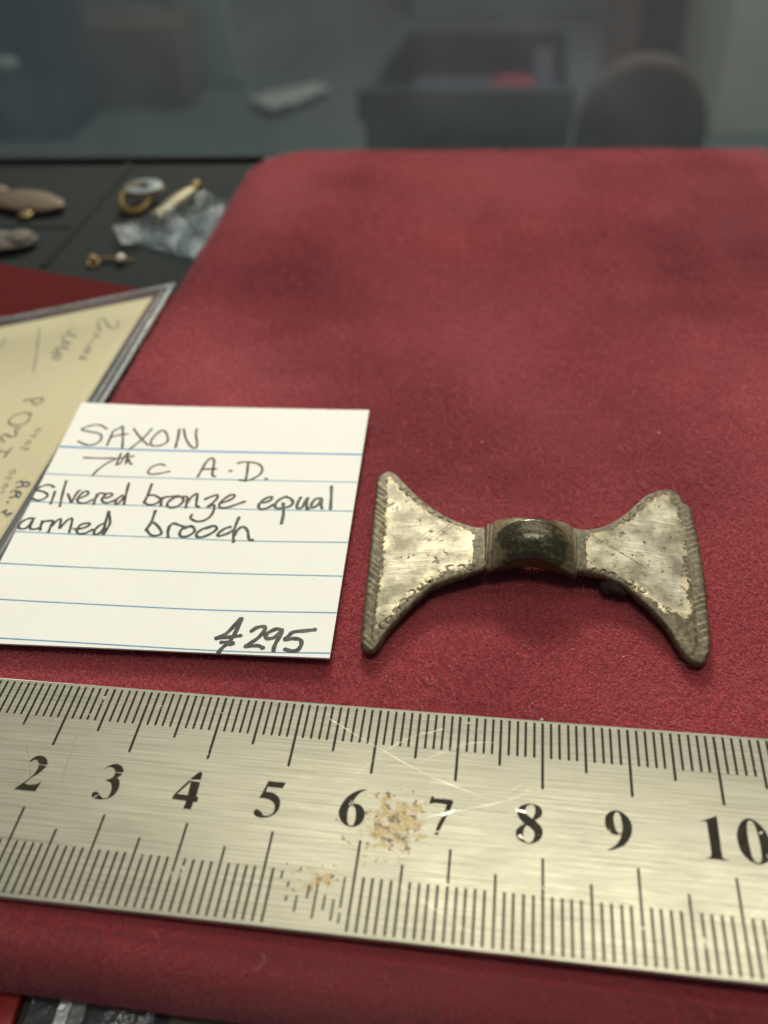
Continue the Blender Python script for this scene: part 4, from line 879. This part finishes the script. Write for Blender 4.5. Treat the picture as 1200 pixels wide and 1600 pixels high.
t = thing('oval_ornament', W(-6.7, -16.75, TZ), 'oval copper-coloured ornament at the far left of the black tray', 'ornament')
blob('plate', -6.7, -16.75, TZ, 1.35, 0.62, 0.16, 0.28, M['copper'], t, 0.05)
blob('boss', -7.75, -17.15, TZ + 0.12, 0.35, 0.32, 0.14, 0.3, M['copper'], t, 0.1)
blob('lug', -6.35, -15.95, TZ, 0.22, 0.2, 0.10, 0, M['gold'], t, 0.1)
t = thing('stone_ornament', W(-6.3, -14.25, TZ), 'dull grey-brown ornament in the near left compartment of the tray', 'ornament')
blob('plate', -6.35, -14.2, TZ, 1.1, 0.55, 0.17, -0.1, M['pewter'], t, 0.06)
blob('boss', -5.75, -14.3, TZ + 0.10, 0.4, 0.38, 0.15, 0, M['pewter'], t, 0.08)
t = thing('enamel_ring', W(-3.15, -16.9, TZ), 'ring with round pale enamel dial beside the gold bar brooch', 'ring')
torus('band', -3.25, -16.55, TZ, 0.42, 0.10, M['gold'], t, 0.5)
blob('bezel', -3.12, -16.95, TZ + 0.30, 0.60, 0.56, 0.10, 0, M['copper'], t, 0.01)
blob('dial', -3.12, -16.95, TZ + 0.45, 0.54, 0.50, 0.05, 0, M['dial'], t, 0.0)
blob('centre_stone', -3.02, -16.93, TZ + 0.52, 0.20, 0.18, 0.05, 0, M['dial_dark'], t, 0.0)
t = thing('bar_brooch', W(-2.05, -16.6, TZ), 'small gold bar brooch with round knobs at both ends', 'brooch')
blob('bar', -2.08, -16.72, TZ + 0.05, 0.95, 0.26, 0.15, -1.25, simple('pale_gold', (0.24, 0.20, 0.12), 0.5, 0.5, 0.2, 500), t, 0.05)
blob('knob', -1.80, -17.55, TZ + 0.05, 0.20, 0.20, 0.17, 0, M['gold'], t, 0.05)
blob('knob', -2.32, -15.72, TZ + 0.05, 0.25, 0.22, 0.17, 0, M['gold'], t, 0.08)
t = thing('pearl_pin', W(-2.9, -13.45, TZ), 'thin gold pin with one pearl, lying before the plastic bag', 'pin')
blob('shaft', -2.85, -13.45, TZ + 0.04, 0.62, 0.05, 0.05, 0.04, M['gold'], t, 0.02)
blob('pearl', -2.57, -13.40, TZ + 0.03, 0.12, 0.12, 0.11, 0, M['pearl'], t, 0.0)
torus('loop', -3.28, -13.25, TZ + 0.02, 0.14, 0.035, M['gold'], t, 0.2, 24, 8)
blob('clasp', -3.42, -13.5, TZ + 0.03, 0.16, 0.10, 0.07, 0.3, M['gold'], t, 0.15)

def crumpled(name, corners, z0, amp, mat, parent, n=40, seed=1, lift=None):
    r_ = np.random.default_rng(seed)
    k = [(r_.uniform(1.0, 4.5), r_.uniform(0, 6.28), r_.uniform(0, 6.28)) for _ in range(8)]
    c = [np.array(q) for q in corners]
    verts = []
    for i in range(n):
        for j in range(n):
            s, t_ = i / (n - 1), j / (n - 1)
            q = (c[0] * (1 - s) + c[1] * s) * (1 - t_) + (c[3] * (1 - s) + c[2] * s) * t_
            h = sum(abs(math.sin(fr * (q[0] * math.cos(a) + q[1] * math.sin(a)) + p)) for fr, a, p in k) / len(k)
            z = z0 + amp * h + (lift(s, t_) if lift else 0)
            verts.append(W(q[0], q[1], z))
    return mesh_obj(name, verts, grid_faces(n, n), mat, parent, smooth=True)
t = thing('plastic_bag', W(-1.8, -15, TZ), 'small clear plastic bag tucked between tray and pad', 'plastic bag')
crumpled('film', [(-3.3, -14.9), (-1.2, -16.6), (-0.30, -15.9), (-0.42, -13.3)], TZ + 0.02, 0.30, M['bag'], t, 44, 4, lambda s, q: 0.30 * s)
crumpled('under_film', [(-3.2, -14.7), (-1.2, -16.4), (-0.30, -15.7), (-0.45, -13.4)], TZ + 0.01, 0.06, M['bag'], t, 20, 9)
crumpled('folded_corner', [(-3.35, -14.95), (-2.6, -15.0), (-2.3, -14.2), (-2.75, -14.0)], TZ + 0.05, 0.32, M['seam'], t, 20, 5)

# red felt sheet between tray and sleeve
c0, c1 = np.array((-9.5, -14.28)), np.array((-0.6, -11.82))
dn = np.array((0.0, 14.0))
vv = [W(*c0, -1.0), W(*c1, -1.0), W(*(c1 + dn), -1.0), W(*(c0 + dn), -1.0)]
vb = [q - Vector((0, 0, 0.0006)) for q in vv]
tag(mesh_obj('felt_sheet', vv + vb, [(0, 3, 2, 1), (4, 5, 6, 7), (0, 1, 5, 4), (1, 2, 6, 5), (2, 3, 7, 6), (3, 0, 4, 7)], M['felt'], origin=W(-5, -7, -1.06)), 'dark red felt sheet under the postcard, at left edge', 'felt')

# ---------------------------------------------------------------- things in front of the pad
def slab(name, pts, z0, z1, mat, parent=None, origin=None):
    n = len(pts)
    v_ = [W(a, b, z1) for a, b in pts] + [W(a, b, z0) for a, b in pts]
    f_ = [tuple(range(n)), tuple(reversed(range(n, 2 * n)))] + [(i, i + n, (i + 1) % n + n, (i + 1) % n) for i in range(n)]
    o = mesh_obj(name, v_, f_, mat, parent, origin)
    bm = bmesh.new(); bm.from_mesh(o.data); bmesh.ops.recalc_face_normals(bm, faces=bm.faces); bm.to_mesh(o.data); bm.free()
    return o
o = slab('plastic_strip', [(2.06, 3.1), (2.36, 3.1), (2.50, 5.6), (2.16, 5.6)], TABLE_Z + 0.005, -0.98, M['redplastic'], None, W(2.2, 4, TABLE_Z))
bevelled(o, 0.0004); tag(o, 'red plastic strip at the bottom left corner, before the pad', 'strip')
t = thing('zip_bag', W(3.2, 4.3, TABLE_Z), 'clear zip bag with whitish seal lying before the velvet pad', 'plastic bag')
crumpled('film', [(2.50, 3.05), (3.93, 3.05), (3.95, 5.4), (2.55, 5.4)], TABLE_Z + 0.05, 0.10, M['bag'], t, 44, 11)
crumpled('zip_seal', [(2.86, 3.10), (2.98, 3.10), (3.02, 4.6), (2.86, 4.6)], TABLE_Z + 0.155, 0.03, M['zip'], t, 24, 12)
crumpled('zip_fold', [(2.99, 3.25), (3.16, 3.35), (3.20, 4.4), (3.03, 4.4)], TABLE_Z + 0.14, 0.04, M['seam'], t, 16, 13)
o = slab('wood_offcut', [(4.05, 3.18), (8.5, 3.30), (8.5, 5.3), (4.4, 5.3)], TABLE_Z + 0.005, -1.03, M['wood'], None, W(6, 4, TABLE_Z))
tag(o, 'dark wood offcut at the bottom edge, right of the zip bag', 'wood')

# ---------------------------------------------------------------- glass front of the case and the shop beyond
t = thing('case_glass', W(1, -20.8, -4), 'glass front of the display case with a dark lower rail', 'glass')
v, f = box_vf(W(-40, -20.60, -1.7), W(45, -20.95, 7.5)); mesh_obj('pane', v, f, M['glass'], t)
v, f = box_vf(W(-40, -20.40, -4), W(45, -21.3, -1.7)); mesh_obj('rail', v, f, M['rail'], t)

def bg_box(name, u0, u1, v0, v1, z0, z1, mat, parent=None, bev=0.01):
    v_, f_ = box_vf(W(u0, v0, z0), W(u1, v1, z1))
    o = mesh_obj(name, v_, f_, mat, parent, None if parent else W((u0 + u1) / 2, (v0 + v1) / 2, z0))
    if bev: bevelled(o, bev)
    return o
# open dark crate
t = thing('storage_crate', W(-4, -210, FZ), 'blurred dark green open crate standing on the shop floor', 'crate')
CR = -54.0
fl_, fr_, bl_, br_ = (-25.7, -188.7), (16.1, -186.6), (-22.5, -236.4), (17.0, -233.0)
def panel(name, a, b, th_, parent, z0=FZ + 0.5, z1=CR, mat='teal'):
    a, b = np.array(a), np.array(b); d = (b - a) / np.linalg.norm(b - a); nn = np.array((-d[1], d[0])) * th_
    return slab(name, [tuple(a), tuple(b), tuple(b + nn), tuple(a + nn)], z0, z1, M[mat], parent)
panel('front_panel', fl_, fr_, 1.2, t); panel('back_panel', bl_, br_, -1.2, t, mat='navy'); panel('side_panel', fl_, bl_, -1.2, t); panel('side_panel', fr_, br_, 1.2, t)
slab('base', [fl_, fr_, br_, bl_], FZ + 0.2, FZ + 1.5, M['teal'], t)
panel('rim', (-28.0, -187.3), (18.0, -185.0), -2.5, t, CR - 5, CR + 1.5)
o = slab('packing_block', [(-22, -192), (14, -190), (15, -228), (-20, -231)], FZ + 1.6, CR - 9, M['navy'], None, W(-4, -210, FZ + 1.6)); tag(o, 'dark blue bundle filling the open crate', 'bundle')
blob('red_cloth', 5.5, -206, CR - 9, 7.5, 6, 3.5, 0.5, M['redcloth']); tag(bpy.data.objects['red_cloth'], 'crumpled red cloth lying inside the crate', 'cloth')
o = bg_box('blue_folder', 9.5, 13.5, -199, -228, CR - 9, CR - 2, M['navy'], None, 0.004); tag(o, 'dark blue folder at the right side of the crate', 'folder')
blob('cream_tag', -3.0, -190, CR - 9, 2.6, 2.2, 4.5, 0.2, M['paper']); tag(bpy.data.objects['cream_tag'], 'small cream tag at the front of the crate', 'tag')
# brown round-backed chair
t = thing('round_chair', W(32, -195, FZ), 'blurred brown chair with rounded back at upper right', 'chair')
verts, faces = [], []
for yy in (-188, -194):
    for i in range(25):
        a = math.pi * i / 24
        verts.append(W(32.2 - 13.8 * math.cos(a), yy, -66 + 18.5 * math.sin(a) ** 0.8))
    verts.append(W(45, yy, FZ + 8)); verts.append(W(19.4, yy, FZ + 8))
n_ = 27
faces = [tuple(range(n_)), tuple(reversed(range(n_, 2 * n_)))] + [(i, i + n_, (i + 1) % n_ + n_, (i + 1) % n_) for i in range(n_)]
bevelled(mesh_obj('backrest', verts, faces, M['chair'], t), 0.02)
bg_box('seat', 20, 45, -194, -224, FZ + 12, FZ + 18, M['chair'], t, 0.02)
for (a, b) in ((22, -196), (43, -196), (22, -221), (43, -221)): bg_box('leg', a - 1.5, a + 1.5, b - 1.5, b + 1.5, FZ, FZ + 12.2, M['chair'], t, 0.004)
o = bg_box('wooden_post', 35, 45, -325, -335, FZ, FZ + 190, M['brownbox']); tag(o, 'blurred brown wooden post behind the rounded chair', 'post')
o = bg_box('navy_curtain', 46, 74, -345, -360, FZ, FZ + 190, M['navy']); tag(o, 'dark navy curtain between brown post and cream cabinet', 'curtain')
o = bg_box('cream_cabinet', 62.0, 150, -265, -420, FZ, FZ + 200, M['cream']); tag(o, 'tall cream cabinet at the upper right edge', 'cabinet')
o = bg_box('cardboard_box', -152, -106, -296, -330, FZ, FZ + 26, M['brownbox']); tag(o, 'blurred brown cardboard box on the floor at upper left', 'box')
t = thing('blue_cabinet', W(-165, -285, FZ), 'dark blue cabinet at the upper left edge with a small brass knob', 'cabinet')
bg_box('body', -215, -138, -268, -300, FZ, FZ + 42, M['navy'], t); blob('knob', -152, -267, FZ + 22, 4.5, 2.0, 2.0, 0.1, M['paper'], t)
o = bg_box('reflection_board', -112, -92, -318, -322, FZ, FZ + 120, M['pale']); o.rotation_euler = (0, math.radians(-6), 0); tag(o, 'pale upright board standing in for a glass reflection, right of the cardboard box', 'board')  # added board, stands in for a pale slanting reflection
o = crumpled('paper_scrap', [(-85, -297), (-64, -309), (-58, -303), (-74, -283)], FZ + 0.3, 5.0, M['paper'], None, 16, 21); tag(o, 'crumpled white paper scrap on the grey shop floor', 'paper')
o = bg_box('pale_bench', -40, 40, -395, -415, FZ, FZ + 30, M['pale']); tag(o, 'pale grey low bench behind the crate', 'bench')

# ---------------------------------------------------------------- lint and dust
def lint(n):
    h = bpy.data.hair_curves.new('lint_fibres'); m = 8
    h.add_curves([m] * n)
    P = np.zeros((n, m, 3)); R_ = np.zeros((n, m))
    for i in range(n):
        while True:
            u, w = rng.uniform(-0.0, 11.5), (rng.uniform(-8, 3.3) if rng.random() < 0.8 else rng.uniform(-1.2, 0.2))
            s, q = card_st(u, w)
            if not (-0.03 < s < 1.03 and -0.03 < q < 1.03) and not (-0.06 < w < 2.85 and rng.random() > 0.10): break
        z0 = 0.003 if -0.05 < w < 2.74 else float(pad_z(u, w)) + 0.062
        a = rng.uniform(0, 6.28); L = rng.uniform(0.06, 0.32); k = rng.normal(0, 1.5)
        for j in range(m):
            P[i, j] = W(u, w, z0 + 0.012 * math.sin(j / (m - 1) * math.pi) + rng.normal(0, 0.002 if z0 < 0 else 0.0006))
            u += math.cos(a) * L / m; w += math.sin(a) * L / m; a += k / m + rng.normal(0, 0.25)
        R_[i] = rng.uniform(0.000007, 0.000013)
    h.attributes['position'].data.foreach_set('vector', P.astype(np.float32).ravel())
    ra = h.attributes.get('radius') or h.attributes.new('radius', 'FLOAT', 'POINT'); ra.data.foreach_set('value', R_.astype(np.float32).ravel())
    h.materials.append(M['speck'])
    o = bpy.data.objects.new('lint_fibres', h); COL.objects.link(o)
    tag(o, 'fine pale lint fibres scattered over the red velvet', 'lint', kind='stuff')
lint(80)
verts, faces = [], []
spots = [(9.93, -5.99, 0.030), (6.98, -5.55, 0.02), (8.00, -0.13, 0.028), (9.05, -1.2, 0.018)]
for _ in range(330):
    u, w = rng.uniform(0.2, 11.5), rng.uniform(-9, 3.2)
    s, q = card_st(u, w)
    if (-0.02 < s < 1.02 and -0.02 < q < 1.02) or -0.08 < w < 2.8: continue
    spots.append((u, w, rng.uniform(0.004, 0.011)))
for (u, w, r) in spots:
    b0 = len(verts); z = float(pad_z(u, w)) + 0.06
    for d in ((1, 0, 0), (-1, 0, 0), (0, 1, 0), (0, -1, 0), (0, 0, 1), (0, 0, -1)):
        k = r * rng.uniform(0.6, 1.3); verts.append(W(u + d[0] * k, w + d[1] * k, z + d[2] * k * 0.7))
    faces += [tuple(b0 + i for i in q) for q in ((0, 2, 4), (2, 1, 4), (1, 3, 4), (3, 0, 4), (2, 0, 5), (1, 2, 5), (3, 1, 5), (0, 3, 5))]
tag(mesh_obj('dust_specks', verts, faces, M['speck']), 'tiny pale dust specks scattered over the red velvet', 'dust', kind='stuff')

for o in list(bpy.data.objects):
    if '_at' in o: del o['_at']
